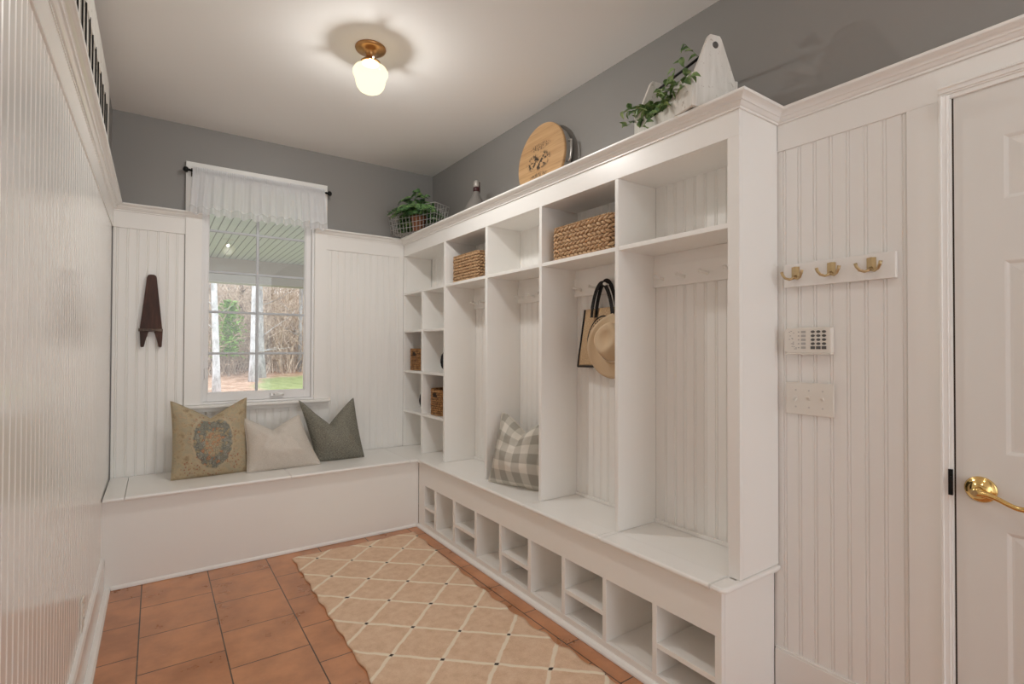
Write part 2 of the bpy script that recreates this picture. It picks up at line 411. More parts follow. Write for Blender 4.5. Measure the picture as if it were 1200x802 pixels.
# left wall wainscot
bead('trim_1', YN, YB-.01, .16, 2.06, lambda s, d, z: (XL+.006+d, s, z), M_panel, kind='structure', depth=.006)
obj('trim_2', B((XL, -.224, YN, YB-.006, 2.04, 2.15)), M_panel, bevel=.002, kind='structure')
bm = B((XL, -.214, YN, 3.476, 0, .165)); prism(bm, [(XL, .165), (-.214, .165), (-.219, .176), (-.226, .182), (XL, .185)], YN, 3.476, lambda a, b, h: (a, h, b))
prism(bm, [(-.214, 0), (-.188, 0), (-.189, .008), (-.195, .016), (-.205, .02), (-.214, .021)], YN, 3.476, lambda a, b, h: (a, h, b))
obj('baseboard_left', bm, M_panel, kind='structure')
# back wall wainscot
wl, wr = .147, 1.054
bead('trim_3', XL+.012, wl, LT-.01, 2.045, lambda s, d, z: (s, YB-d, z), M_white, kind='structure', off=.02)
bead('trim_4', wr, XU+.0, LT-.01, 2.045, lambda s, d, z: (s, YB-d, z), M_white, kind='structure', off=.03)
bead('trim_5', wl, wr, LT-.01, .88, lambda s, d, z: (s, YB-d, z), M_white, kind='structure')
obj('trim_6', B((-.224, WX0-.001, YB-.009, YB+.004, 2.04, 2.16), (WX1+.001, XU, YB-.009, YB+.004, 2.04, 2.16), (1.625, XU, YB-.007, YB+.004, LT, 2.04)), M_white, bevel=.0015, kind='structure')
# crown moulding all round
CR = [(0, 2.142), (.007, 2.142), (.007, 2.149), (.012, 2.1505), (.017, 2.155), (.021, 2.160), (.026, 2.161), (.027, 2.164), (.031, 2.169), (.038, 2.173), (.045, 2.175), (.050, 2.1755), (.052, 2.179), (.052, 2.184), (.050, ZL), (0, ZL)]
bm = bmesh.new(); sweep(bm, [(-.2285, YN), (-.2285, YB-.009), (WX0, YB-.009)], CR)
obj('trim_7', bm, M_panel, kind='structure')
bm = bmesh.new(); sweep(bm, [(WX1, YB-.009), (XU, YB-.009), (XU, UE), (XH, UE), (XH, YN)], CR)
obj('trim_8', bm, M_white, kind='structure')
obj('trim_9', B((XL, -.2285, YN, YB, 2.17, ZL), (XL, WX0-.001, YB-.009, YB+.005, 2.17, ZL), (WX1+.001, XU, YB-.009, YB+.005, 2.17, ZL), (XH, XG, YN, UE, 2.17, ZL)), M_white, kind='structure')
# right-hand wall: board and bead panel, stiles, door casing
bead('trim_10', .608, UE+.019, .18, 2.05, lambda s, d, z: (XH+.006-d, s, z), M_white, kind='structure', pitch=.0535, off=.012)
obj('trim_11', B((XH, XG, YN, UE, 2.043, 2.143), (XH, XG, .527, .612, .182, 2.043), (XH, XG, YN, DY0-.024, .182, 2.043)), M_white, bevel=.0015, kind='structure')
obj('baseboard_right', B((XH-.004, XG, .527, 1.03, 0, .18), (XH-.002, XG, .527, 1.03, .18, .188)), M_white, bevel=.002, kind='structure')
CAS = [(.0, -.012), (.004, -.016), (.007, -.016), (.008, -.011), (.016, -.009), (.019, -.009), (.020, -.005), (.024, -.004), (.024, .02), (0, .02)]
def casing():
    bm = bmesh.new()                                  # profile: a = distance from the outer edge, b = stand-out
    poly = CAS
    prism(bm, poly, 0, DZ, lambda a, b, h: (XH+b, DY1+.026-a, h))
    prism(bm, poly, 0, DZ, lambda a, b, h: (XH+b, DY0-.026+a, h))
    prism(bm, poly, DY0-.026, DY1+.026, lambda a, b, h: (XH+b, h, DZ+.028-a))
    return obj('trim_12', bm, M_white, kind='structure')
casing()
obj('trim_13', B((XG-.004, XG+.12, DY1-.0005, DY1+.003, 0, DZ), (XG-.004, XG+.12, DY0-.003, DY0+.0005, 0, DZ)), M_white, kind='structure')

obj('trim_14', B((XG-.0035, XG+.03, DY1-.0048, DY1-.0006, 0, DZ-.001), (XG-.0035, XG+.03, DY0+.0006, DY0+.0038, 0, DZ-.001), (XG-.0035, XG+.03, DY0+.004, DY1-.005, DZ-.0036, DZ-.0004)), mat('dark_weatherstrip', (.035, .022, .014), .8), kind='structure')

# ------------------------------------------------------------------ door
def door():
    o = thing('door_1', 'white six panel door with a brass lever at the right edge of the view', 'door', (0, 0, 0)); o['kind'] = 'structure'
    xf = 1.930; y0, y1 = DY0+.004, DY1-.005; z0, z1 = .008, DZ-.004
    cols = [(.155, .390), (-.192, .043)]; rows = [(.24, .796), (1.009, 1.548), (1.72, 1.898)]
    bm = bmesh.new()
    ys = [y0, -.192, .043, .155, .390, y1]; zs = [z0, .24, .796, 1.009, 1.548, 1.72, 1.898, z1]
    grid = [[bm.verts.new((xf, y, z)) for z in zs] for y in ys]
    for i in range(5):
        for j in range(7):
            q = [grid[i][j], grid[i+1][j], grid[i+1][j+1], grid[i][j+1]]
            if i in (1, 3) and j in (1, 3, 5):
                ya, yb, za, zb = ys[i], ys[i+1], zs[j], zs[j+1]; prev = q
                for ins, dep in ((.004, .0015), (.010, .0045), (.016, .0045), (.036, .001)):
                    r = [bm.verts.new((xf+dep, yy, zz)) for yy, zz in ((ya+ins, za+ins), (yb-ins, za+ins), (yb-ins, zb-ins), (ya+ins, zb-ins))]
                    for k in range(4): bm.faces.new((prev[k], prev[(k+1) % 4], r[(k+1) % 4], r[k]))
                    prev = r
                bm.faces.new(prev)
            else: bm.faces.new(q)
    back = [bm.verts.new((xf+.036, y, z)) for y, z in ((y0, z0), (y1, z0), (y1, z1), (y0, z1))]
    bm.faces.new(back)
    edge = [[grid[i][0] for i in range(6)], [grid[5][j] for j in range(8)], [grid[i][7] for i in range(5, -1, -1)], [grid[0][j] for j in range(7, -1, -1)]]
    for k in range(4):
        bm.faces.new(edge[k] + [back[(k+1) % 4], back[k]])
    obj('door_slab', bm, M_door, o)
    # lever handle
    hy, hz = .443, .903
    Mx = Matrix.Rotation(-PI/2, 4, 'Y')
    bm = bmesh.new(); lathe(bm, [(.0, .0), (.036, 0), (.0365, .003), (.033, .006), (.028, .0075), (.0245, .012), (.017, .017), (.013, .02), (0, .02)], 36, (xf, hy, hz), Mx)
    rose = obj('door_handle', bm, M_brass, o, smooth=True)
    bm = bmesh.new(); tube(bm, [(xf-.015, hy, hz), (xf-.030, hy, hz), (xf-.052, hy, hz)], [.011, .010, .0125], 16)
    pts = []; rad = []
    for i in range(25):
        t = i/24; yy = hy+.006-t*.112
        zz = hz-.004-.012*math.sin(t*PI*.85)+.010*math.sin(t*PI*1.6)
        pts.append((xf-.050+.010*t, yy, zz-.006*t)); rad.append(.0105-.003*math.sin(t*PI*.9)-.0015*t)
    e = Vector(pts[-1])
    for i in range(1, 12):
        a = -PI/2-i/11*PI*1.25; pts.append((e.x, e.y-.0+.011*math.cos(a), e.z+.011+.011*math.sin(a)-.0)); rad.append(.0075-.0002*i)
    tube(bm, pts, rad, 12)
    lv = obj('lever', bm, M_brass, rose, smooth=True)
    bm = bmesh.new(); lathe(bm, [(0, .0), (.0075, 0), (.0075, .004), (0, .0045)], 16, (xf-.0635, hy, hz), Mx); addbox(bm, xf-.0695, xf-.0675, hy-.001, hy+.001, hz-.005, hz+.005)
    obj('thumb_turn', bm, M_antique, rose)
    obj('strike_plate', B((XH-.0125, XH-.004, DY1-.002, DY1+.0085, .875, .950), (XH-.017, XH-.0125, DY1-.002, DY1+.003, .895, .93)), M_black, o, bevel=.001)
    return o
door()

# ------------------------------------------------------------------ window
def window():
    o = thing('window_1', 'tall white window with ten panes above the bench', 'window'); o['kind'] = 'structure'
    yc = YB-.020
    bm = B((.150, WX0, yc, YB+.004, WZ0, 2.421), (WX1, 1.051, yc, YB+.004, WZ0, 2.421), (.150, 1.051, yc, YB+.004, 2.421, 2.521))
    obj('window_frame', bm, M_white, o, bevel=.002)
    obj('window_sill', B((.128, 1.075, YB-.055, YB+.06, WZ0-.022, WZ0-.001)), M_white, o, bevel=.006)
    obj('apron', B((.150, 1.051, YB-.016, YB+.004, .868, WZ0-.023)), M_white, o, bevel=.002)
    a, b = WX0, WX1
    obj('jamb', B((a, a+.016, YB-.004, YB+.12, WZ0, WZ1), (b-.016, b, YB-.004, YB+.12, WZ0, WZ1), (a+.016, b-.016, YB-.004, YB+.12, WZ1-.016, WZ1), (a+.016, b-.016, YB-.004, YB+.12, WZ0, WZ0+.014)), M_sash, o, bevel=.0015)
    g0, g1, gz0, gz1 = .283, .908, .987, 2.36
    s0, s1, sz0, sz1 = a+.017, b-.017, WZ0+.015, WZ1-.017
    bm = B((s0, g0, YB+.022, YB+.062, sz0, sz1), (g1, s1, YB+.022, YB+.062, sz0, sz1), (g0, g1, YB+.022, YB+.062, sz0, gz0), (g0, g1, YB+.022, YB+.062, gz1, sz1))
    for x0, x1 in ((g0, g0+.007), (g1-.007, g1)): addbox(bm, x0, x1, YB+.03, YB+.055, gz0, gz1)
    addbox(bm, g0, g1, YB+.03, YB+.055, gz0, gz0+.007)
    obj('sash', bm, M_sash, o, bevel=.002)
    bm = B((.578, .596, YB+.036, YB+.054, gz0, gz1))
    for z in (1.258, 1.541, 1.814, 2.094): addbox(bm, g0, g1, YB+.037, YB+.053, z-.008, z+.008)
    obj('muntin', bm, M_muntin, o, bevel=.003)
    obj('glass', B((g0, g1, YB+.0445, YB+.0465, gz0, gz1)), M_glass, o)
    bm = B((.672, .762, YB+.002, YB+.022, .953, .975)); tube(bm, [(.69, YB+.002, .968), (.70, YB-.008, .966), (.745, YB-.010, .962), (.757, YB-.006, .960)], .005, 8)
    obj('crank_handle', bm, M_nickel, o, bevel=.002)
    obj('sash_lock', B((.268, .276, YB+.012, YB+.022, 1.09, 1.16)), M_sash, o, bevel=.001)
window()

# ------------------------------------------------------------------ outside: porch, ground, wood
def outside():
    obj('porch_ceiling', B((-3, 5, YB+.14, 7.6, 2.46, 2.5)), porch_mat(), kind='structure')
    obj('porch_beam', B((-3, 5, 7.6, 7.8, 2.145, 2.62)), mat('porch_beam_paint', (.36, .325, .28), .6), bevel=.004, kind='structure')
    obj('porch_floor', B((-3, 5, YB+.14, 7.8, -.30, -.12)), mat('porch_boards', (.30, .27, .24), .7), kind='structure')
    bm = bmesh.new(); nx, ny = 60, 70; vs = []
    for j in range(ny+1):
        y = 7.8+j/ny*72; row = []
        for i in range(nx+1):
            x = -22+i/nx*84; row.append(bm.verts.new((x, y, gh(x, y))))
        vs.append(row)
    for j in range(ny):
        for i in range(nx): bm.faces.new((vs[j][i], vs[j][i+1], vs[j+1][i+1], vs[j+1][i]))
    obj('ground', bm, ground_mat(), kind='structure', smooth=True)
def gh(x, y):
    s = max(0, y-21); return -.42 + .012*(y-8) + .165*s*s/(s+8) + .35*noise.noise(Vector((x*.12, y*.12, 0)))*min(1, s/6)
def porch_mat():
    m = mat('painted_porch_boards', (.62, .63, .60), .6); n = N(m); x, y, z = n.xyz(n.coord())
    p = n.m('PINGPONG', n.m('MULTIPLY', x, 1/.07), .5); g = n.ss(p, .03, .10)
    n.base(n.mix(g, (.25, .25, .24), (.56, .575, .535))); n.bump(g, .6, .006); return m
def ground_mat():
    m = mat('leaf_litter_and_grass', (.3, .2, .1), .95); n = N(m); c = n.coord(); x, y, z = n.xyz(c)
    f = n.noise(c, 2.2, 6, .75); g = n.noise(c, .35, 3, .6)
    litter = n.ramp(f, [(.3, (.15, .08, .045)), (.48, (.42, .25, .16)), (.62, (.60, .43, .33)), (.75, (.30, .25, .12))])
    grass = n.ramp(n.noise(c, 3.5, 5, .7), [(.3, (.15, .19, .06)), (.55, (.27, .32, .12)), (.75, (.42, .38, .20))])
    r = n.m('SQRT', n.m('ADD', n.m('POWER', n.m('DIVIDE', n.m('SUBTRACT', x, 5.2), 2.0), 2.0), n.m('POWER', n.m('DIVIDE', n.m('SUBTRACT', y, 21.5), 4.0), 2.0)))
    k = n.m('SUBTRACT', 1.0, n.ss(n.m('ADD', r, n.m('MULTIPLY', n.m('SUBTRACT', g, .5), 1.2)), .75, 1.1))
    k = n.m('MAXIMUM', k, n.m('MULTIPLY', n.m('SUBTRACT', 1.0, n.ss(y, 16.0, 18.5)), .9))
    n.base(n.mix(k, litter, grass)); n.bump(f, .8, .05); return m
outside()
def bark(name, a, b, c): 
    m = mat(name, b, .9); n = N(m); co = n.coord(); n.base(n.ramp(n.noise(n.scale(co, (6, 6, 2.2)), 1, 6, .75), [(.32, a), (.5, b), (.66, c)])); return m
M_birch = bark('pale_bark', (.22, .21, .21), (.52, .53, .55), (.72, .73, .76))
M_graybark = bark('grey_bark', (.13, .125, .12), (.33, .325, .325), (.52, .52, .52))
M_brownbark = bark('brown_bark', (.10, .07, .05), (.22, .17, .13), (.38, .31, .25))
M_twig = bark('pale_twigs', (.16, .11, .075), (.50, .39, .30), (.74, .65, .55))
M_needle = leaf_mat('evergreen_needles', ((.07, .16, .03), (.19, .38, .07), (.36, .55, .14)))
def tree(x, y, r, h, m, label, group=None, seed=0, nb=9, z1=1.2):
    rnd = random.Random(seed); z0 = gh(x, y)-.15
    lean = (rnd.uniform(-.03, .03), rnd.uniform(-.03, .03))
    def at(k): return Vector((lean[0]*k*h+.05*math.sin(k*5+seed)*r*4, lean[1]*k*h, k*h))
    bm = bmesh.new(); tube(bm, [at(i/10) for i in range(11)], [r*(1.25 if i == 0 else 1-.055*i) for i in range(11)], 9)
    for b in range(nb):
        k = rnd.uniform(.12, .9); a = rnd.uniform(0, 2*PI); L = rnd.uniform(.8, 2.6); p = at(k); pts = [p]; d = Vector((math.cos(a), math.sin(a), rnd.uniform(.1, .8))).normalized()
        for s in range(4):
            p = p + d*L/4; pts.append(p); d = (d+Vector((rnd.uniform(-.3, .3), rnd.uniform(-.3, .3), rnd.uniform(-.1, .3)))).normalized()
        rb = min(r, .075); tube(bm, pts, [rb*.28, rb*.2, rb*.14, rb*.09, rb*.04], 5)
        for s in range(2, 5):
            q = pts[s-1]; e = Vector((rnd.uniform(-1, 1), rnd.uniform(-1, 1), rnd.uniform(-.2, .8)))*rnd.uniform(.3, .8); tube(bm, [q, q+e*.6, q+e], [rb*.1, rb*.07, rb*.04], 4)
    o = obj('bare_tree', bm, m, None, smooth=True, loc=(x, y, z0)); return tag(o, label, 'tree', group)
tree(1.72, 20.5, .125, 9, M_birch, 'pale slender birch, the leftmost bright trunk seen through the window', seed=1, nb=8)
tree(3.28, 23.5, .17, 11, M_birch, 'thick pale trunk just left of the middle window bar', seed=2, nb=8)
tree(3.75, 24.6, .20, 11, M_graybark, 'stout grey trunk half hidden by the middle window bar', seed=3, nb=10)
tree(3.62, 29.5, .11, 10, M_brownbark, 'slim brown trunk between the two pale trunks', seed=4, nb=10)
k = 0
rt = random.Random(11)
for i in range(44):
    y = rt.uniform(26, 58); q = rt.uniform(-.12, .62); x = q*y
    if i < 22: q = rt.uniform(.05, .235); x = q*y
    tree(x, y, rt.uniform(.05, .15), rt.uniform(8, 13), (M_graybark, M_brownbark, M_graybark, M_twig)[i % 4], 'slim bare tree in the leafless wood beyond the lawn', 'bare trees in the wood', seed=20+i, nb=12)
def brush():
    rnd = random.Random(5); bm = bmesh.new()
    for i in range(5200):
        y = rnd.uniform(25.5, 46); x = rnd.uniform(-.06, .42)*y
        if i % 3: x = rnd.uniform(.04, .27)*y
        p = Vector((x, y, gh(x, y)-.05)); d = Vector((rnd.uniform(-.5, .5), rnd.uniform(-.5, .5), 1)).normalized(); L = rnd.uniform(.8, 4.2) if i % 4 else rnd.uniform(4, 8); r = rnd.uniform(.010, .026)
        pts = [p]
        for s in range(4):
            p = p+d*L/4; pts.append(p); d = (d+Vector((rnd.uniform(-.6, .6), rnd.uniform(-.6, .6), rnd.uniform(-.45, .2)))).normalized()
        tube(bm, pts, [r, r*.9, r*.75, r*.6, r*.3], 3, cap=False)
        for s in (2, 3):
            q = pts[s]; e = Vector((rnd.uniform(-1, 1), rnd.uniform(-1, 1), rnd.uniform(-.3, .8)))*.7; tube(bm, [q, q+e*.5, q+e], [r*.6, r*.5, r*.3], 3, cap=False)
    o = obj('underbrush', bm, M_twig, fix=False); tag(o, 'tangle of pale leafless brush and twigs in the wood beyond the lawn', 'brush', kind='stuff')
brush()
def evergreen():
    rnd = random.Random(9); x, y = 2.58, 25.2; t = thing('evergreen_sapling', 'bright green young evergreen between the pale trunks outside', 'tree', (x, y, gh(x, y)))
    bm = bmesh.new(); tube(bm, [(0, 0, -.1), (.05, 0, 1.6), (0, 0, 3.3)], [.05, .035, .01], 6); obj('trunk', bm, M_brownbark, t)
    bm = bmesh.new()
    for i in range(1300):
        z = rnd.uniform(.9, 3.3); a = rnd.uniform(0, 2*PI); R = (.30+.38*math.sin(min(1, (3.35-z)/1.7)*PI*.62))*rnd.uniform(.25, 1)*(.75+.45*math.sin(a*3+z*4)); c = Vector((R*math.cos(a), R*math.sin(a), z-.12*R))
        u = Vector((rnd.uniform(-1, 1), rnd.uniform(-1, 1), rnd.uniform(-.6, .3))).normalized()*.13; w = u.cross(Vector((rnd.uniform(-1, 1), rnd.uniform(-1, 1), 1))).normalized()*.03
        bm.faces.new([bm.verts.new(c+q) for q in (-u, w, u, -w)])
    obj('needles', bm, M_needle, t, fix=False)
evergreen()

# ------------------------------------------------------------------ built-in lockers
XB = 1.912                                   # surface of the locker backs
def lockers():
    o = thing('locker_cabinet', 'long white built-in locker cabinet with four tall open bays and cubbies along the right wall', 'lockers', (XU, 2.5, LT))
    o2 = o
    def P(name, bm, m=M_white, bev=.0015, par=None): 
        x = obj(name, bm, m, None, bevel=bev); x.parent = par or o2
        x.matrix_parent_inverse = Matrix.Translation(Vector((-XU, -2.5, -LT))); return x
    ZS = 2.050
    P('side_panel', B((XU+.02, 1.9215, UE, UE+.02, LT+.001, ZL-.002)))
    P('side_panel', B((XU+.021, XB+.004, 3.967, YB-.002, LT+.001, ZS)))
    P('face_frame', B((XU, XU+.02, UE, 1.062, LT+.001, ZS), (XU, XU+.02, UE, YB-.01, ZS, ZL-.02), (XU, XU+.02, 3.967, YB-.008, LT+.001, ZS)))
    P('top_panel', B((XU+.02, XG-.002, UE+.021, YB-.001, ZS, ZS+.016), (XU+.002, XG-.002, UE+.021, YB-.001, ZL-.016, ZL)))
    divs = [(1.587, 1.608), (2.134, 2.156), (2.676, 2.702), (3.234, 3.259)]
    for a, b in divs: P('divider', B((XU, XB+.006, a, b, LT+.001, ZS)))
    edges = [(1.037, 1.587), (1.608, 2.134), (2.156, 2.676), (2.702, 3.234), (3.259, 3.967)]
    for i, (a, b) in enumerate(edges):
        aa = 1.062 if i == 0 else a
        P('shelf', B((XU+.002, XB, a, b, 1.731, 1.750)))
        bk = bead('back_panel', a, b, LT+.001, ZS, lambda s, d, z: (XB+.006-d, s, z), M_white, pitch=.0515, off=.03)
        bk.parent = o; bk.matrix_parent_inverse = Matrix.Translation(Vector((-XU, -2.5, -LT)))
        P('base_strip', B((XB-.006, XB+.004, a, b, LT+.001, .512)))
        if i < 4:
            pr = P('peg_rail', B((XB-.014, XB+.004, a, b, 1.583, 1.680), (XB-.008, XB+.004, a, b, 1.680, 1.731)))
            y = b-.055
            while y > a+.03:
                bm = bmesh.new(); Mx = Matrix.Rotation(-PI/2+.12, 4, 'Y')
                lathe(bm, [(.0, 0), (.008, 0), (.006, .004), (.0055, .03), (.005, .042), (.007, .047), (.0085, .053), (.0075, .059), (.004, .062), (0, .0625)], 12, (XB-.013, y, 1.618), Mx)
                pg = obj('peg', bm, M_white, None, smooth=True); pg.parent = pr; y -= .115
    P('divider', B((XU+.002, XB, 3.607, 3.633, LT+.001, 1.731)))
    for z in (1.425, 1.101, .781):
        for a, b in ((3.259, 3.607), (3.633, 3.967)): P('shelf', B((XU+.003, XB, a, b, z, z+.019)))
    return o
lockers()

def lid_bm(x0, x1, y0, y1, front):
    """bench lid with a rounded nose on the side named front ('x' = -x side, 'y' = -y side)"""
    r = (LT-LB)/2; prof = [(0, LT), (0, LB)]
    nose = [(-r*math.sin(a), LB+r-r*math.cos(a)) for a in [PI*k/8 for k in range(9)]]
    bm = bmesh.new()
    if front == 'x': prism(bm, [(x1, LT), (x1, LB)] + [(x0+r+a, b) for a, b in nose], y0, y1, lambda a, b, h: (a, h, b))
    else: prism(bm, [(y1, LT), (y1, LB)] + [(y0+r+a, b) for a, b in nose], x0, x1, lambda a, b, h: (h, a, b))
    return bm
def shoe_bench():
    o = thing('shoe_bench', 'low white bench base with a row of open shoe cubbies under the lockers', 'bench', (0, 0, 0))
    xf, xb = 1.585, 1.905
    op = [(1.060, 1.310), (1.331, 1.577), (1.600, 1.846), (1.871, 2.112), (2.139, 2.385), (2.410, 2.655), (2.680, 2.924), (2.953, 3.192), (3.222, 3.378)]
    bm = B((xf, xf+.02, 1.034, 3.474, .315, LB-.001), (xf, xf+.02, 1.034, 3.474, .002, .05), (xf, xf+.02, 1.034, 1.060, .05, .315), (xf, xf+.02, 3.378, 3.474, .05, .315))
    obj('face_frame', bm, M_white, o, bevel=.001)
    obj('end_panel', B((xf+.0205, 1.921, 1.034, 1.054, .002, LB-.001)), M_white, o)
    for i in range(len(op)-1): obj('divider', B((xf+.0005, xb, op[i][1], op[i+1][0], .05, .315)), M_white, o, bevel=.001)
    obj('cubby_floor', B((xf+.021, xb, 1.055, 3.39, .03, .05)), M_white, o)
    obj('cubby_ceiling', B((xf+.021, xb, 1.055, 3.39, .316, .33)), M_white, o)
    obj('back_panel', B((xb, xb+.012, 1.055, 3.39, .03, .33), (xf+.021, xb, 3.379, 3.39, .05, .316)), M_white, o)
    for a, b in op[0::2]: obj('shelf', B((xf+.002, xb, a, b, .152, .172)), M_white, o, bevel=.001)
    bm = bmesh.new(); prism(bm, [(xf, .002), (1.564, .002), (1.565, .010), (1.571, .018), (1.579, .022), (xf, .023)], 1.034, 3.474, lambda a, b, h: (a, h, b))
    obj('shoe_moulding', bm, M_white, o)
    x0 = 1.560
    for a, b in ((1.069, 1.583), (1.612, 2.128), (2.162, 2.668), (2.708, 3.228)):
        obj('lid', lid_bm(x0, XU-.0005, a, b, 'x'), M_white, o)
    bm = bmesh.new()
    for a, b in ((1.585, 1.610), (2.130, 2.160), (2.670, 2.706), (3.230, 3.4)):
        b2 = lid_bm(x0+.001, XU-.0005, a, b, 'x'); me = bpy.data.meshes.new('t'); b2.to_mesh(me); bm.from_mesh(me); b2.free()
    addbox(bm, XU, 1.918, 1.056, YB-.012, LB, LT)
    obj('seat_board', bm, M_white, o)
    # rounded end cap that wraps round the near corner
    bm = bmesh.new(); r = (LT-LB)/2; c = .030; base = []
    path = [(XU-.001, 1.066), (x0, 1.066), (x0, 1.006+c)] + [(x0+c-c*math.cos(a), 1.006+c-c*math.sin(a)) for a in [PI/2*k/8 for k in range(1, 9)]] + [(1.921, 1.006), (1.921, UE-.001+.018), (XU-.001, UE+.018)]
    prism(bm, path, LB, LT, lambda a, b, h: (a, b, h))
    obj('end_cap', bm, M_white, o, bevel=.008)
shoe_bench()
def window_bench():
    o = thing('window_bench', 'white built-in bench with hinged lids under the window', 'bench', (0, 0, 0))
    obj('front_panel', B((XL+.004, 1.584, 3.478, 3.498, .002, LB-.001)), M_white, o)
    bm = bmesh.new(); prism(bm, [(3.478, .002), (3.468, .002), (3.469, .012), (3.473, .018), (3.478, .022)], -.187, 1.563, lambda a, b, h: (h, a, b))
    obj('shoe_moulding', bm, M_white, o)
    y0 = 3.440
    obj('fixed_end', lid_bm(-.224, -.133, y0, YB-.007, 'y'), M_white, o)
    obj('lid', lid_bm(-.130, .703, y0, YB-.04, 'y'), M_white, o)
    obj('lid', lid_bm(.706, 1.50, y0, YB-.04, 'y'), M_white, o)
    bm = lid_bm(1.503, 1.559, y0, YB-.007, 'y'); addbox(bm, 1.559, XU-.001, 3.402, YB-.012, LB, LT); addbox(bm, -.132, 1.503, YB-.039, YB-.007, LB, LT)
    obj('fixed_corner', bm, M_white, o)
window_bench()

# ------------------------------------------------------------------ soft cushions
def cushion(name, label, w, h, T, m, loc, rot, chop=.08, cw=.6, topw=1.0, shift=0.0, ears=.06, seed=0, group=None):
    nn = 44; bm = bmesh.new(); uvl = bm.loops.layers.uv.new('UVMap'); rnd = Vector((seed*3.1, seed*1.7, seed))
    def pt(s, t, side):
        k = (t+1)/2
        x = s*w/2*((1-k)+k*topw)*(1-ears*(1-t*t)) + shift*k
        z = h*k
        z -= chop*max(0, 1-abs(s)/cw)**1.15*k**2.2
        z -= ears*h*.4*(1-s*s)*max(0, t)**2
        th = T/2*(max(0, 1-abs(s)**2.2)**.72)*(max(0, 1-abs(t)**2.2)**.68)
        th *= 1-.62*math.exp(-(s/.16)**2)*k**3
        th *= 1+.20*math.exp(-((t+.45)/.4)**2)
        wr = noise.noise(Vector((s*3.2, t*3.2, side*2))+rnd)*.008 + noise.noise(Vector((s*8, t*7, side*4))+rnd)*.004
        th += wr*(1-abs(s)**4)*(1-abs(t)**4)
        th += .011*math.exp(-((abs(s)-(.12+.62*(1-k)))/.10)**2)*k*(1-k**6)*(1-abs(s)**6)
        # soft folds running down from the chop
        th += .006*math.sin(abs(s)*16+1)*math.exp(-((abs(s)-.35)/.3)**2)*k**3*(1-abs(t)**6)
        zz = z*1.0
        return Vector((x, side*th, max(0, zz)))
    V = {}
    for side in (-1, 1):
        for i in range(nn+1):
            for j in range(nn+1):
                edge = i in (0, nn) or j in (0, nn); key = (i, j, 0 if edge else side)
                if key not in V: V[key] = bm.verts.new(pt(-1+2*i/nn, -1+2*j/nn, 0 if edge else side))
    for side in (-1, 1):
        for i in range(nn):
            for j in range(nn):
                q = []
                for a, b in ((i, j), (i+1, j), (i+1, j+1), (i, j+1)):
                    e = a in (0, nn) or b in (0, nn); q.append((V[(a, b, 0 if e else side)], (a/nn, b/nn)))
                if side == 1: q = q[::-1]
                try: f = bm.faces.new([p[0] for p in q])
                except ValueError: continue
                for lp, p in zip(f.loops, q): lp[uvl].uv = p[1]
    o = obj(name, bm, m, None, smooth=True, fix=False); o.location = loc; o.rotation_euler = rot
    # seam piping round the edge
    bm = bmesh.new(); pts = []
    for i in range(nn): pts.append(pt(-1+2*i/nn, -1, 0))
    for j in range(nn): pts.append(pt(1, -1+2*j/nn, 0))
    for i in range(nn, 0, -1): pts.append(pt(-1+2*i/nn, 1, 0))
    for j in range(nn, 0, -1): pts.append(pt(-1, -1+2*j/nn, 0))
    tube(bm, pts, .0028, 6, closed=True); sm = obj('seam', bm, m, o, smooth=True)
    tag(o, label, 'pillow', group); return o
R_ = math.radians
cushion('throw_pillow', 'tan pillow with a faded paisley medallion leaning under the window', .425, .48, .23, M_paisley, (.293, 3.715, LT+.004), (R_(-15), 0, R_(2)), chop=.115, cw=1.0, ears=.05, seed=1)
cushion('throw_pillow', 'plain cream linen lumbar pillow between the paisley and grey pillows', .455, .35, .20, M_linen, (.712, 3.665, LT+.004), (R_(-20), 0, R_(-1)), chop=.085, cw=.95, topw=.75, shift=-.066, ears=.05, seed=2)
cushion('throw_pillow', 'grey green tweed pillow with a deep V dent, nearest the corner', .33, .44, .19, M_sage, (1.098, 3.735, LT+.004), (R_(-16), 0, R_(-3)), chop=.19, cw=1.0, topw=1.16, shift=-.075, ears=.04, seed=3)
cushion('throw_pillow', 'grey and cream plaid pillow on the locker bench', .43, .415, .22, M_plaid, (1.728, 2.425, LT+.004), (R_(-15), 0, R_(-69)), chop=.10, cw=.8, topw=.9, ears=.05, seed=4)

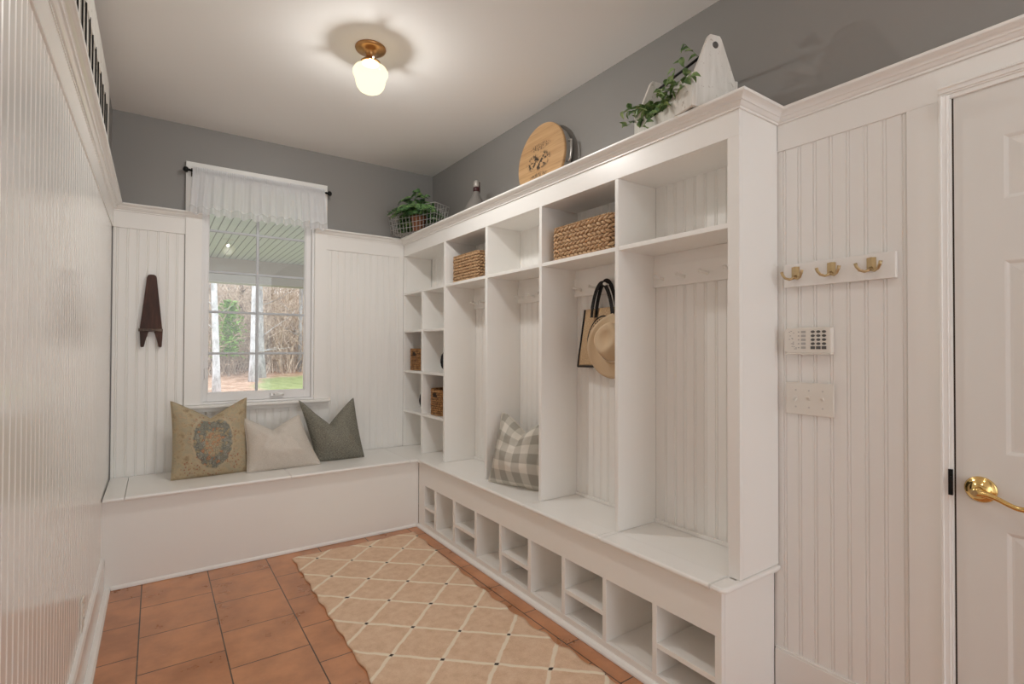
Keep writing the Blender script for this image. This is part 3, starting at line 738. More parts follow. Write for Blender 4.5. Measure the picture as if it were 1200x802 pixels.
# ------------------------------------------------------------------ woven baskets
def stitch(bm, c, u, v, n, L, w, d):
    """one plump twisted strand: 6 x 3 ellipsoid"""
    rings = []; seg = 6
    for k, (a, r) in enumerate(((-1, .15), (-.5, .85), (0, 1), (.5, .85), (1, .15))):
        rings.append([bm.verts.new(c+u*(a*L/2)+(v*math.cos(2*PI*j/seg)*w/2+n*math.sin(2*PI*j/seg)*d/2)*r) for j in range(seg)])
    for i in range(4):
        for j in range(seg): bm.faces.new((rings[i][j], rings[i][(j+1) % seg], rings[i+1][(j+1) % seg], rings[i+1][j]))
def weave(outline, h, rows, sl, taper=0, seed=0, hole=None):
    """outline(a, k) -> (point xy, tangent xy) for perimeter parameter a in 0..1, k = height 0..1"""
    bm = bmesh.new(); rnd = random.Random(seed); dz = h/rows
    for r in range(rows):
        per = outline(None, (r+.5)/rows); n = int(per/sl); n -= n % 2
        for i in range(n):
            a = (i+.5*(r % 2))/n; p, t = outline(a % 1, (r+.5)/rows); z = (r+.5)*dz
            if hole and hole(p, z): continue
            nrm = Vector((t.y, -t.x, 0)); tilt = .42 if r % 2 else -.42
            u = (Vector((t.x, t.y, 0))*math.cos(tilt)+Vector((0, 0, 1))*math.sin(tilt)); v = nrm.cross(u)
            stitch(bm, Vector((p.x, p.y, z))+nrm*rnd.uniform(-.001, .001), u, v, nrm, sl*1.4, dz*.92, .017)
    return bm
def rrect(w, d, rad):
    """rounded-rectangle outline centred on 0"""
    L1, L2, q = w-2*rad, d-2*rad, PI*rad/2; per = 2*L1+2*L2+4*q
    def f(a, k):
        if a is None: return per
        s = a*per
        segs = [('l', L1, Vector((-L1/2, -d/2)), Vector((1, 0))), ('c', q, Vector((L1/2, -L2/2)), -PI/2), ('l', L2, Vector((w/2, -L2/2)), Vector((0, 1))), ('c', q, Vector((L1/2, L2/2)), 0),
                ('l', L1, Vector((L1/2, d/2)), Vector((-1, 0))), ('c', q, Vector((-L1/2, L2/2)), PI/2), ('l', L2, Vector((-w/2, L2/2)), Vector((0, -1))), ('c', q, Vector((-L1/2, -L2/2)), PI)]
        for kind, ln, p, t in segs:
            if s <= ln or kind is segs[-1]:
                if kind == 'l': return p+t*s, t
                ang = t+s/rad; return p+Vector((math.cos(ang), math.sin(ang)))*rad, Vector((-math.sin(ang), math.cos(ang)))
            s -= ln
        return Vector((-L1/2, -d/2)), Vector((1, 0))
    return f, per
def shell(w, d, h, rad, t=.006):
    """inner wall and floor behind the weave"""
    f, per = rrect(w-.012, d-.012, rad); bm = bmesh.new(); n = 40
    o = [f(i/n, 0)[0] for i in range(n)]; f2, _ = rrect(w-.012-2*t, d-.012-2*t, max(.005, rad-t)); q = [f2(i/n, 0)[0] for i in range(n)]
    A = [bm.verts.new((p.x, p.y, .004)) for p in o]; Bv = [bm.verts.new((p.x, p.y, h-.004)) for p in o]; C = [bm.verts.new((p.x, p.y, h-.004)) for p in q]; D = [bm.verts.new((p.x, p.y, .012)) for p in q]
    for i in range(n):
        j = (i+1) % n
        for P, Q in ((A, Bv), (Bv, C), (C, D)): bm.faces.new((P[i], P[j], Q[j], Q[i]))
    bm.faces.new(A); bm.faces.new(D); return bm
def rim_bm(w, d, h, rad, seed=0):
    f, per = rrect(w, d, rad); bm = bmesh.new(); n = int(per/.013)
    for i in range(n):
        p, t = f(i/n, 0); nrm = Vector((t.y, -t.x, 0)); u = Vector((t.x, t.y, 0))*.72+Vector((0, 0, 1))*.55+nrm*.35; u.normalize(); v = nrm.cross(u).normalized()
        stitch(bm, Vector((p.x, p.y, h+.003)), u, v, u.cross(v), .022, .011, .011)
    return bm
def basket(label, w, d, h, rad, rows, sl, m, loc, rz, seed=0, hole=False, name='wicker_basket'):
    o = thing(name, label, 'basket', loc, (0, 0, rz)); f, per = rrect(w, d, rad)
    hf = (lambda p, z: abs(p.x) < .032 and p.y < 0 and h*.70 < z < h*.88) if hole else None
    obj('woven_wall', weave(f, h, rows, sl, seed=seed, hole=hf), m, o, smooth=True)
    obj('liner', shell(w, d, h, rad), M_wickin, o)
    obj('rim', rim_bm(w, d, h, rad), m, o, smooth=True)
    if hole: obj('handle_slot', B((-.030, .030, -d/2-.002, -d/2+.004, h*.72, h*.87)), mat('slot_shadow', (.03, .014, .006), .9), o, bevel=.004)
    return o
SH = 1.7505
# local front (-y) faces the room (-x world): rotate by -90 degrees
basket('long rectangular wicker basket filling the top shelf above the hanging tote bag', .44, .21, .165, .045, 8, .030, M_wick, (1.805, 1.872, SH), R_(-90), 1)
basket('squarer rectangular wicker basket on the top shelf near the far corner', .335, .205, .178, .016, 9, .025, M_wick, (1.810, 3.020, SH), R_(-90), 2)
basket('small amber wicker basket with a handle slot in the upper left cubby', .24, .19, .165, .075, 10, .020, M_wick2, (1.790, 3.815, 1.1205), R_(-90), 3, True)
basket('rounded amber wicker basket with a handle slot in the cubby one row lower', .25, .20, .185, .095, 11, .020, M_wick2, (1.800, 3.455, .8005), R_(-90), 4, True)
def dark_ball(label, loc, r):
    bm = bmesh.new(); rnd = random.Random(3)
    for i in range(420):
        z = rnd.uniform(-1, 1); a = rnd.uniform(0, 2*PI); q = math.sqrt(1-z*z); n = Vector((q*math.cos(a)*.55, q*math.sin(a), z)); nn = n.normalized()
        u = nn.cross(Vector((rnd.uniform(-1, 1), rnd.uniform(-1, 1), 1))).normalized(); stitch(bm, Vector((n.x*r, n.y*r, n.z*r)), u, nn.cross(u), nn, .03, .012, .012)
    o = obj('knit_bundle', bm, M_dark, None, smooth=True, fix=False); o.location = loc; return tag(o, label, 'bundle')
dark_ball('black rounded bundle half hidden in the right cubby beside the upper basket', (1.765, 3.356, 1.2035), .082)
dark_ball('black rounded bundle half hidden in the left cubby beside the lower basket', (1.775, 3.745, .8835), .082)

# ------------------------------------------------------------------ tote bag and hat on the pegs
def tote():
    px, py, pz = 1.876, 1.852, 1.632
    o = thing('tote_bag', 'tan jute tote bag with black edging hanging from a peg behind the hat', 'bag', (px, py, pz))
    top, bot, wt, wb, yc = 1.505, 1.203, .315, .40, 1.868
    bm = bmesh.new(); uvl = bm.loops.layers.uv.new('UVMap'); nu, nv = 20, 20
    def pt(a, b, side):   # a across (0 = far / image left), b up
        w = wb+(wt-wb)*b; y = yc+w/2-a*w+.012*(1-b); z = bot+(top-bot)*b+.004*math.sin(a*PI)
        th = .010+.028*(1-b)*math.sin(a*PI)**.5+.004*noise.noise(Vector((a*3, b*3, side)))
        return Vector((px+.012-th*(1 if side < 0 else -.25), y, z))-Vector((px, py, pz))
    G = {s: [[bm.verts.new(pt(i/nu, j/nv, s)) for j in range(nv+1)] for i in range(nu+1)] for s in (-1, 1)}
    for s in (-1, 1):
        for i in range(nu):
            for j in range(nv):
                ij = ((i, j), (i+1, j), (i+1, j+1), (i, j+1)); f = bm.faces.new([G[s][a][b] for a, b in ij])
                for lp, (a, b) in zip(f.loops, ij): lp[uvl].uv = (a/nu, b/nv)
    for i in range(nu): bm.faces.new((G[-1][i][0], G[1][i][0], G[1][i+1][0], G[-1][i+1][0]))
    for j in range(nv):
        for i in (0, nu): bm.faces.new((G[-1][i][j], G[-1][i][j+1], G[1][i][j+1], G[1][i][j]))
    obj('bag_body', bm, M_tote, o, smooth=True)
    bm = bmesh.new()
    for path in ([pt(0, j/nv, -1) for j in range(nv+1)], [pt(1, j/nv, -1) for j in range(nv+1)], [pt(i/nu, 0, -1) for i in range(nu+1)]):
        tube(bm, [p+Vector((-.001, 0, 0)) for p in path], .006, 6)
    obj('edging', bm, M_strap, o, smooth=True)
    for off, dx, lift in ((-.008, 0, .0), (.022, -.014, -.012)):
        bm = bmesh.new(); n = 26; prev = None; hw = .075
        for k in range(n+1):
            t = k/n; y = yc-py+(-hw+2*hw*t)+off*.6; z = top-pz-.045+(math.sin(t*PI)**.62)*(pz+.012-top+.045+lift)
            x = -.004+dx+.0*math.sin(t*PI)
            tan = Vector((0, 1, 0)); wv = .011
            a = 0 if k in (0, n) else 0
            # strap lies flat: width follows the normal of the arch
            t2 = min(1, max(0, t+.01)); y2 = yc-py+(-hw+2*hw*t2)+off*.6; z2 = top-pz-.045+(math.sin(t2*PI)**.62)*(pz+.012-top+.045+lift)
            d = Vector((0, y2-y, z2-z)); d = d.normalized() if d.length > 1e-6 else Vector((0, 0, 1)); nr = Vector((0, -d.z, d.y))
            ring = [bm.verts.new(Vector((x, y, z))+q) for q in (nr*wv+Vector((-.0015, 0, 0)), -nr*wv+Vector((-.0015, 0, 0)), -nr*wv+Vector((.0015, 0, 0)), nr*wv+Vector((.0015, 0, 0)))]
            if prev:
                for q in range(4): bm.faces.new((prev[q], prev[(q+1) % 4], ring[(q+1) % 4], ring[q]))
            else: bm.faces.new(ring)
            prev = ring
        bm.faces.new(prev[::-1]); obj('handle', bm, M_strap, o)
tote()
def hat():
    # brim plane hangs almost vertical, crown turned to the room; local z = crown axis
    c = Vector((1.815, 1.752, 1.325)); ax = Vector((-.90, -.30, .22)).normalized(); up = (Vector((.12, -.10, 1))-ax*Vector((.12, -.10, 1)).dot(ax)).normalized(); sd = up.cross(ax)
    M = Matrix((sd, up, ax)).transposed().to_4x4(); M.translation = c
    o = thing('straw_hat', 'tan broad brimmed hat hanging in front of the tote bag', 'hat'); o.matrix_world = M
    n = 56; bm = bmesh.new()
    def brim(a, k, d):
        rx, ry = .072+(.135-.072)*k, .092+(.168-.092)*k
        x, y = rx*math.cos(a), ry*math.sin(a); z = -.006-.012*k+.040*k**2*abs(math.cos(a))**2.2-.010*k*abs(math.sin(a))**2
        return Vector((x, y, z+d))
    for d, fl in ((.0, 1), (-.004, -1)):
        G = [[bm.verts.new(brim(2*PI*i/n, k/6, d)) for k in range(7)] for i in range(n)]
        for i in range(n):
            for k in range(6): bm.faces.new((G[i][k], G[(i+1) % n][k], G[(i+1) % n][k+1], G[i][k+1])[::fl])
        if d == 0: G0 = G
    for i in range(n):
        for k in (0, 6): bm.faces.new((G0[i][k], G0[(i+1) % n][k], G[(i+1) % n][k], G[i][k]))
    obj('brim', bm, M_felt, o, smooth=True)
    bm = bmesh.new(); prof = [(1, -.006), (.99, .02), (.95, .05), (.90, .08), (.82, .098), (.66, .106), (.4, .094), (.15, .086), (.0, .085)]
    G = []
    for s, z in prof: G.append([bm.verts.new((.072*s*math.cos(2*PI*i/n)*(1-.25*min(1, max(0, z)/.08)*abs(math.sin(2*PI*i/n))**2), .092*s*math.sin(2*PI*i/n), z)) for i in range(n)])
    for k in range(len(G)-1):
        for i in range(n): bm.faces.new((G[k][i], G[k][(i+1) % n], G[k+1][(i+1) % n], G[k+1][i]))
    bmesh.ops.remove_doubles(bm, verts=bm.verts, dist=1e-5)
    obj('crown', bm, M_felt, o, smooth=True)
    bm = bmesh.new(); r0 = [(.073*math.cos(2*PI*i/n), .093*math.sin(2*PI*i/n)) for i in range(n)]
    rings = [[bm.verts.new((x*q, y*q, z)) for x, y in r0] for q, z in ((1.01, -.005), (1.035, .0), (1.02, .016), (1.0, .017))]
    for k in range(3):
        for i in range(n): bm.faces.new((rings[k][i], rings[k][(i+1) % n], rings[k+1][(i+1) % n], rings[k+1][i]))
    obj('hat_band', bm, M_feltlight, o, smooth=True)
hat()

# ------------------------------------------------------------------ curtain
def curtain():
    z, y, x0, x1 = 2.452, YB-.062, .172, 1.030
    o = thing('curtain_rod', 'black curtain rod with round finials above the window', 'curtain rod', (.6, y, z))
    bm = bmesh.new(); tube(bm, [(x0-.6, 0, 0), (x1-.6, 0, 0)], .006, 12); obj('rod', bm, M_black, o, smooth=True)
    for s, xx in ((-1, x0), (1, x1)):
        bm = bmesh.new(); Mx = Matrix.Rotation(s*PI/2, 4, 'Y')
        lathe(bm, [(0, 0), (.009, 0), (.009, .004), (.006, .006), (.007, .009), (.015, .014), (.0185, .022), (.0185, .028), (.014, .036), (.006, .041), (0, .042)], 20, (xx-.6, 0, 0), Mx)
        obj('finial', bm, M_black, o, smooth=True)
        bm = bmesh.new(); tube(bm, [(xx-.6-s*.012, 0, 0), (xx-.6-s*.012, .020, -.004), (xx-.6-s*.012, .041, -.004)], .004, 8); addbox(bm, xx-.6-s*.012-.006, xx-.6-s*.012+.006, .0385, .0418, -.03, .025)
        obj('bracket', bm, M_black, o)
    v = thing('valance', 'short white gathered valance hanging over the top of the window', 'curtain', (.6, y, z))
    nu, nv = 260, 26; bm = bmesh.new()
    def pt(a, b):      # a across 0..1, b down 0..1
        drop = b*.305 if b > .09 else b*.305
        wx = (x0+.012)+(x1-x0-.024)*a; c = a-.5
        fl = max(0, b-.12)/.88; xx = wx+c*.035*fl
        ph = a*2*PI*13+1.6*math.sin(a*9); amp = .0025+.015*fl**.8
        yy = -.010-amp*(math.sin(ph)+.35*math.sin(ph*2.3+1)) - .006*fl
        if b < .13:
            yy = -.0105-.0028*math.sin(a*2*PI*70+math.sin(a*40)); 
        zz = .024-drop+.006*math.sin(ph+.7)*fl
        return Vector((xx-.6, yy, zz))
    G = [[bm.verts.new(pt(i/nu, j/nv)) for j in range(nv+1)] for i in range(nu+1)]
    for i in range(nu):
        for j in range(nv-4): bm.faces.new((G[i][j], G[i+1][j], G[i+1][j+1], G[i][j+1]))
    cl = obj('cloth', bm, M_sheer, v, smooth=True, fix=False)
    bm = bmesh.new()
    G = [[bm.verts.new(pt(i/nu, (nv-4+j)/nv)+Vector((0, -.0006, 0))) for j in range(5)] for i in range(nu+1)]
    for i in range(nu):
        for j in range(4): bm.faces.new((G[i][j], G[i+1][j], G[i+1][j+1], G[i][j+1]))
    M_hem = M_sheer.copy(); M_hem.name = 'sheer_organza_hem'
    for nd in M_hem.node_tree.nodes:
        if nd.type == 'MIX_SHADER' and abs(nd.inputs[0].default_value-.07) < .01: nd.inputs[0].default_value = .32
    obj('hem', bm, M_hem, v, smooth=True, fix=False)
    # back of the rod pocket
    bm = bmesh.new(); nn = 200
    for i in range(nn+1): pass
    Gp = [[bm.verts.new((x0+.012+(x1-x0-.024)*i/nn-.6, .0095+.0025*math.sin(i*2.1), zz)) for zz in (.024, .0, -.016)] for i in range(nn+1)]
    for i in range(nn):
        for j in range(2): bm.faces.new((Gp[i][j], Gp[i+1][j], Gp[i+1][j+1], Gp[i][j+1]))
    obj('rod_pocket', bm, M_sheer, v, smooth=True, fix=False)
curtain()

# ------------------------------------------------------------------ ceiling lights
def lamp(loc, label, power):
    o = thing('ceiling_light', label, 'lamp', loc)
    bm = bmesh.new(); lathe(bm, [(0, 0), (.072, 0), (.0735, -.005), (.071, -.011), (.062, -.016), (.040, -.020), (.028, -.026), (.022, -.034), (.021, -.044), (.024, -.052), (.034, -.062), (.047, -.070), (.049, -.078), (.046, -.079), (0, -.079)], 40)
    obj('canopy', bm, M_bronze, o, smooth=True)
    for a in (0.4, 2.5, 4.6):
        bm = bmesh.new(); d = Vector((math.cos(a), math.sin(a), 0)); p = Vector((0, 0, -.073)); tube(bm, [p+d*.044, p+d*.058], .002, 8); tube(bm, [p+d*.058, p+d*.064], .005, 10)
        obj('thumb_screw', bm, M_nickel, o)
    bm = bmesh.new(); lathe(bm, [(.042, -.075), (.044, -.082), (.060, -.092), (.076, -.103), (.0835, -.117), (.083, -.130), (.077, -.143), (.072, -.158), (.070, -.172), (.065, -.190), (.053, -.207), (.032, -.219), (.012, -.223), (0, -.2235)], 48)
    obj('lamp_shade', bm, M_opal, o, smooth=True)
    l = bpy.data.lights.new('bulb', 'POINT'); l.energy = power[0]; l.color = LAMP_COLOR; l.shadow_soft_size = .015
    lo = bpy.data.objects.new('bulb', l); COL.objects.link(lo); lo.parent = o; lo.location = (0, 0, -.0885)
    l = bpy.data.lights.new('downlight', 'SPOT'); l.energy = power[1]; l.color = LAMP_COLOR; l.shadow_soft_size = .05; l.spot_size = R_(172); l.spot_blend = .5
    lo = bpy.data.objects.new('downlight', l); COL.objects.link(lo); lo.parent = o; lo.location = (0, 0, -.165)
lamp((.849, 2.447, ZC), 'opal glass schoolhouse ceiling light on a copper canopy over the rug', LAMPS[0])
lamp((.79, .16, ZC), 'opal glass ceiling light seen only as a glowing reflection in the window', LAMPS[1])

# ------------------------------------------------------------------ wall things
def boot_jack():
    o = thing('boot_jack', 'dark wooden boot jack hanging on the beadboard left of the window', 'boot jack', (-.026, YB-.0065, 1.30))
    bm = bmesh.new()
    def yz(a, b, h): return (a, -h, b)
    prism(bm, [(-.060, .112), (-.0255, .440), (-.021, .452), (-.010, .458), (.010, .458), (.021, .452), (.0255, .440), (.057, .112)], .006, .026, yz)
    obj('board', bm, M_walnut, o, bevel=.002)
    for s in (-1, 1):
        bm = bmesh.new(); prism(bm, [(s*.008, .112), (s*.060, .112), (s*.058, .06), (s*.055, .004), (s*.050, -.002), (s*.038, .002), (s*.030, .040), (s*.018, .085)], .004, .026, yz)
        obj('prong', bm, M_walnut, o, bevel=.002)
    obj('cleat', B((-.066, .060, -.036, -.0045, .098, .116)), wood_mat('worn_cleat', ((.03, .016, .010), (.085, .05, .033), (.16, .11, .08)), (30, 5, 5)), o, bevel=.003)
boot_jack()
def hook_rail():
    o = thing('hook_rail', 'white board with three double coat hooks on the wall beside the door', 'coat hooks', (XH-.0005, .810, 1.568))
    obj('rail', B((-.018, 0, -.174, .174, -.042, .042)), M_white, o, bevel=.002)
    for yy in (.131, .011, -.109):
        bm = bmesh.new()
        for k in range(5):
            a = -1+.5*k; prism(bm, [(-.026+.002*abs(a), yy+a*.0088-.0042), (-.026+.002*abs(a), yy+a*.0088+.0042), (-.0185, yy+a*.0088+.0046), (-.0185, yy+a*.0088-.0046)], -.012, .030-.001*abs(a), lambda a_, b_, h: (a_, b_, h))
        h = obj('hook', bm, M_antique, o, bevel=.001)
        for s in (-1, 1):
            bm = bmesh.new(); pts = [(-.024, yy, -.004), (-.029, yy+s*.005, -.012), (-.036, yy+s*.014, -.016), (-.043, yy+s*.026, -.011), (-.048, yy+s*.033, .001), (-.049, yy+s*.036, .012)]
            tube(bm, pts, [.005, .005, .0045, .0045, .005, .0055], 10); obj('prong', bm, M_antique, h, smooth=True)
hook_rail()
def keypad():
    o = thing('alarm_keypad', 'white alarm keypad with dark keys below the coat hooks', 'keypad', (XH-.0005, .901, 1.331))
    bm = bmesh.new(); prism(bm, [(-.080, -.046), (.066, -.046), (.078, -.040), (.0815, -.030), (.0815, .030), (.078, .040), (.066, .046), (-.080, .046)], 0, .024, lambda a, b, h: (-h, a, b))
    obj('case', bm, M_plastic, o, bevel=.004)
    obj('flip_edge', B((-.0255, -.002, -.079, .078, -.050, -.0455)), M_plastic, o, bevel=.002)
    for r in range(5):
        for c in range(3):
            y = -.020-.0185*c; z = .030-.0140*r; bm = bmesh.new()
            if r < 4: lathe(bm, [(0, 0), (.0066, 0), (.0062, .002), (0, .0024)], 14, (-.024, y, z), Matrix.Rotation(-PI/2, 4, 'Y') @ Matrix.Diagonal((.72, 1.05, 1, 1)))
            else: addbox(bm, -.026, -.024, y-.0072, y+.0072, z-.0052, z+.0052)
            obj('key', bm, M_key, o)
    for r in range(5):
        z = .030-.0140*r; obj('function_key', B((-.0255, -.024, .004, .020, z-.0042, z+.0042)), M_keygray, o, bevel=.001)
        obj('indicator', B((-.0248, -.0238, .026, .031, z-.002, z+.002)), M_keygray, o)
    rr = random.Random(2)
    bm = bmesh.new()
    for i in range(16): y = .036+rr.random()*.026; z = -.032+rr.random()*.066; addbox(bm, -.0244, -.0238, y-.0025, y+.0025, z-.0012, z+.0012)
    obj('legend', bm, M_keygray, o)
keypad()
def switch_plate():
    o = thing('switch_plate', 'ivory triple light switch plate under the alarm keypad', 'light switch', (XH-.0005, .9035, 1.121))
    obj('plate', B((-.006, 0, -.082, .082, -.058, .058)), M_plastic, o, bevel=.003)
    for y in (.046, 0, -.046):
        obj('collar', B((-.0066, -.005, y-.0065, y+.0065, -.0135, .0135)), M_plastic, o, bevel=.0008)
        bm = bmesh.new(); u = 1 if y < 0.03 else -1
        prism(bm, [(-.006, -.005), (-.006, .005), (-.018, .003+u*.009), (-.018, -.003+u*.009)], y-.0052, y+.0052, lambda a, b, h: (a, h, b)); obj('toggle', bm, M_plastic, o, bevel=.0008)
        for z in (.030, -.030):
            bm = bmesh.new(); lathe(bm, [(0, 0), (.0032, 0), (.003, .0012), (0, .0014)], 12, (-.006, y, z), Matrix.Rotation(-PI/2, 4, 'Y')); obj('screw', bm, M_nickel, o)
switch_plate()
def outlet():
    o = thing('outlet_plate', 'white electrical outlet low on the left beadboard wall', 'outlet', (XL+.0065, 2.60, .262))
    obj('plate', B((0, .006, -.036, .036, -.060, .060)), M_plastic, o, bevel=.002)
    for z in (.021, -.021):
        s = obj('socket', B((.006, .0085, -.016, .016, z-.014, z+.014)), M_plastic, o, bevel=.001)
        obj('slot', B((.0083, .0088, -.007, -.005, z-.004, z+.006), (.0083, .0088, .005, .007, z-.004, z+.006)), M_key, s)
outlet()

# ------------------------------------------------------------------ things on the plaster ledge
def round_board():
    r = .220; t = .018; tilt = R_(3)
    o = thing('round_tray', 'round oak board with a black print leaning on the grey wall', 'tray', (1.838, 2.385, ZL+.002), (0, tilt, 0))
    Mx = Matrix.Rotation(-PI/2, 4, 'Y'); c = (0, 0, r)
    bm = bmesh.new(); lathe(bm, [(0, t), (r-.004, t), (r, t-.004), (r, .003), (r-.003, 0), (0, 0)], 72, (.018, 0, 0), Mx)
    b = obj('board', bm, M_board, o, loc=c); 
    bm = bmesh.new(); lathe(bm, [(r-.022, -.0005), (r-.012, -.0005), (r-.012, -.046), (r-.014, -.050), (r-.022, -.050)], 64, (.018, 0, 0), Mx)
    lathe(bm, [(0, -.046), (r-.016, -.046), (r-.016, -.049), (0, -.049)], 64, (.018, 0, 0), Mx)
    obj('metal_ring', bm, M_wire, o, loc=c)
    for s in (-1, 1):
        bm = bmesh.new(); q = s*(r-.013); x = .040
        tube(bm, [(x, q, .060), (x-.004, q+s*.012, .062), (x-.008, q+s*.032, .055), (x-.008, q+s*.036, .0), (x-.008, q+s*.032, -.050), (x-.004, q+s*.012, -.056), (x, q, -.054)], .006, 8)
        obj('handle', bm, M_nickel, o, smooth=True, loc=c)
round_board()
def ornament():
    o = thing('bell_ornament', 'small grey bell-shaped ornament with a dark red band on the ledge', 'ornament', (1.78, 3.0, ZL+.001))
    bm = bmesh.new(); lathe(bm, [(.084, 0), (.088, .005), (.086, .020), (.079, .058), (.063, .090), (.046, .116), (.033, .140), (.0245, .160), (.0205, .172), (.019, .176)], 36); lathe(bm, [(0, .178), (.019, .176)], 36); lathe(bm, [(0, 0), (.084, 0)], 36)
    obj('body', bm, mat('pewter_grey', (.30, .285, .27), .35, .5), o, smooth=True)
    bm = bmesh.new(); lathe(bm, [(0, .176), (.021, .176), (.0225, .185), (.022, .200), (.020, .205), (0, .205)], 24); obj('band', bm, mat('dark_red_band', (.045, .008, .010), .5), o, smooth=True)
    bm = bmesh.new(); lathe(bm, [(0, .205), (.018, .205), (.020, .216), (.020, .232), (.016, .246), (.008, .254), (0, .256)], 24); obj('knob', bm, mat('pale_knob', (.45, .42, .39), .4, .3), o, smooth=True)
    bm = bmesh.new(); tube(bm, [(.0165*math.cos(-.6), .0165*math.sin(-.6)-.004, .150), (.021*math.cos(-.6), .021*math.sin(-.6)-.002, .18), (.019*math.cos(-.6), .019*math.sin(-.6)-.003, .24)], .0045, 8); obj('strap', bm, mat('dark_strap', (.03, .012, .012), .6), o)
ornament()

def leaf(bm, c, u, n, L, w, fold=.25, drop=.0):
    """pointed leaf: midrib from c along u"""
    u = u.normalized(); v = n.cross(u).normalized(); n = u.cross(v)
    P = [(0, 0), (.3, .5), (.6, .42), (1, 0)]
    mid = [bm.verts.new(c+u*L*t-n*drop*L*t*t) for t in (0, .35, .7, 1)]
    for s in (-1, 1):
        e = [bm.verts.new(c+u*L*t+v*s*w*q+n*w*fold*q*2-n*drop*L*t*t) for t, q in ((.18, .42), (.48, .5), (.78, .26))]
        for q in ((mid[0], e[0], mid[1]), (mid[1], e[0], e[1]), (mid[1], e[1], mid[2]), (mid[2], e[1], e[2]), (mid[2], e[2], mid[3])): bm.faces.new(q[::s])
def planter():
    o = thing('planter_box', 'chipped white wooden tool caddy with a black rod handle on the ledge', 'planter', (1.605, 1.150, ZL+.001), (0, 0, R_(-15)))
    W, L, t = .184, .375, .016
    for nm, y0, y1 in (('end_panel', 0, t), ('end_panel', L-t, L)):
        bm = bmesh.new(); prism(bm, [(0, 0), (W, 0), (W, .122), (W*.5+.030, .268), (W*.5+.022, .278), (W*.5-.022, .278), (W*.5-.030, .268), (0, .122)], y0, y1, lambda a, b, h: (a, h, b)); obj(nm, bm, M_distress, o, bevel=.002)
    for x0, x1 in ((-.013, -.0005), (W+.0005, W+.013)):
        bm = bmesh.new(); prism(bm, [(0, 0), (L, 0), (L, .120), (L-.050, .120), (L-.095, .060), (.150, .055), (.105, .118), (.0, .122)], x0, x1, lambda a, b, h: (h, a, b)); obj('side_board', bm, M_distress, o, bevel=.002)
    obj('bottom_board', B((.0005, W-.0005, t, L-t, .004, .016)), M_distress, o)
    obj('soil', B((.004, W-.004, t+.002, L-t-.002, .016, .050)), M_soil, o)
    bm = bmesh.new(); tube(bm, [(W/2, -.004, .240), (W/2, L+.004, .240)], .0055, 10); obj('rod_handle', bm, M_black, o, smooth=True)
    bm = bmesh.new(); lathe(bm, [(0, 0), (.0125, 0), (.012, .003), (.004, .007), (0, .007)], 16, (W/2, 0, .240), Matrix.Rotation(PI/2, 4, 'X')); obj('end_knob', bm, mat('worn_knob', (.12, .11, .10), .5), o, smooth=True)
    iv = thing('ivy_plant', 'trailing green ivy growing in the white wooden caddy', 'plant', (1.605, 1.150, ZL+.05), (0, 0, R_(-15)))
    rnd = random.Random(4); bm = bmesh.new(); st = bmesh.new()
    for s in range(36):
        p = Vector((rnd.uniform(.01, W-.03), rnd.uniform(.10, L-.04), .0)); a = rnd.uniform(0, 2*PI); d = Vector((math.cos(a)*.5-.15, math.sin(a)*.5, 1)).normalized(); pts = [p.copy()]; Ln = rnd.uniform(.06, .155)
        for k in range(6):
            p = p+d*Ln/5; pts.append(p.copy()); d = (d+Vector((rnd.uniform(-.3, .12), rnd.uniform(-.3, .3), -.28))).normalized()
            for e in range(1 if k < 2 else 2):
                u = Vector((rnd.uniform(-1, .6), rnd.uniform(-1, 1), rnd.uniform(-.5, .5))); n = Vector((rnd.uniform(-.8, .2), rnd.uniform(-.7, .2), .8)); leaf(bm, p, u, n, rnd.uniform(.028, .045), rnd.uniform(.020, .030), drop=.3)
        tube(st, pts, .0013, 4)
    for p, d in ((Vector((-.02, .33, .07)), Vector((-.8, .5, .1))), (Vector((-.02, .17, .03)), Vector((-.6, -.4, -.8))), (Vector((-.02, .24, .02)), Vector((-.5, .1, -.8))), (Vector((W/2-.01, .15, .16)), Vector((-.4, -.2, .4))), (Vector((W/2-.01, .09, .20)), Vector((-.3, .2, .4))), (Vector((-.02, .10, .09)), Vector((-.5, -.8, .1)))):
        pts = [p+Vector((.03, 0, -.03))]
        for k in range(4):
            pts.append(p.copy()); leaf(bm, p, Vector((rnd.uniform(-1, .3), rnd.uniform(-1, 1), rnd.uniform(-.8, .2))), Vector((-.7, -.5, .6)), .036, .024, drop=.3); p = p+d.normalized()*.022
        tube(st, pts, .0013, 4)
    me = bpy.data.meshes.new('t'); st.to_mesh(me); st.free(); bm.from_mesh(me)
    obj('foliage', bm, M_ivy, iv, smooth=False, fix=False)
planter()

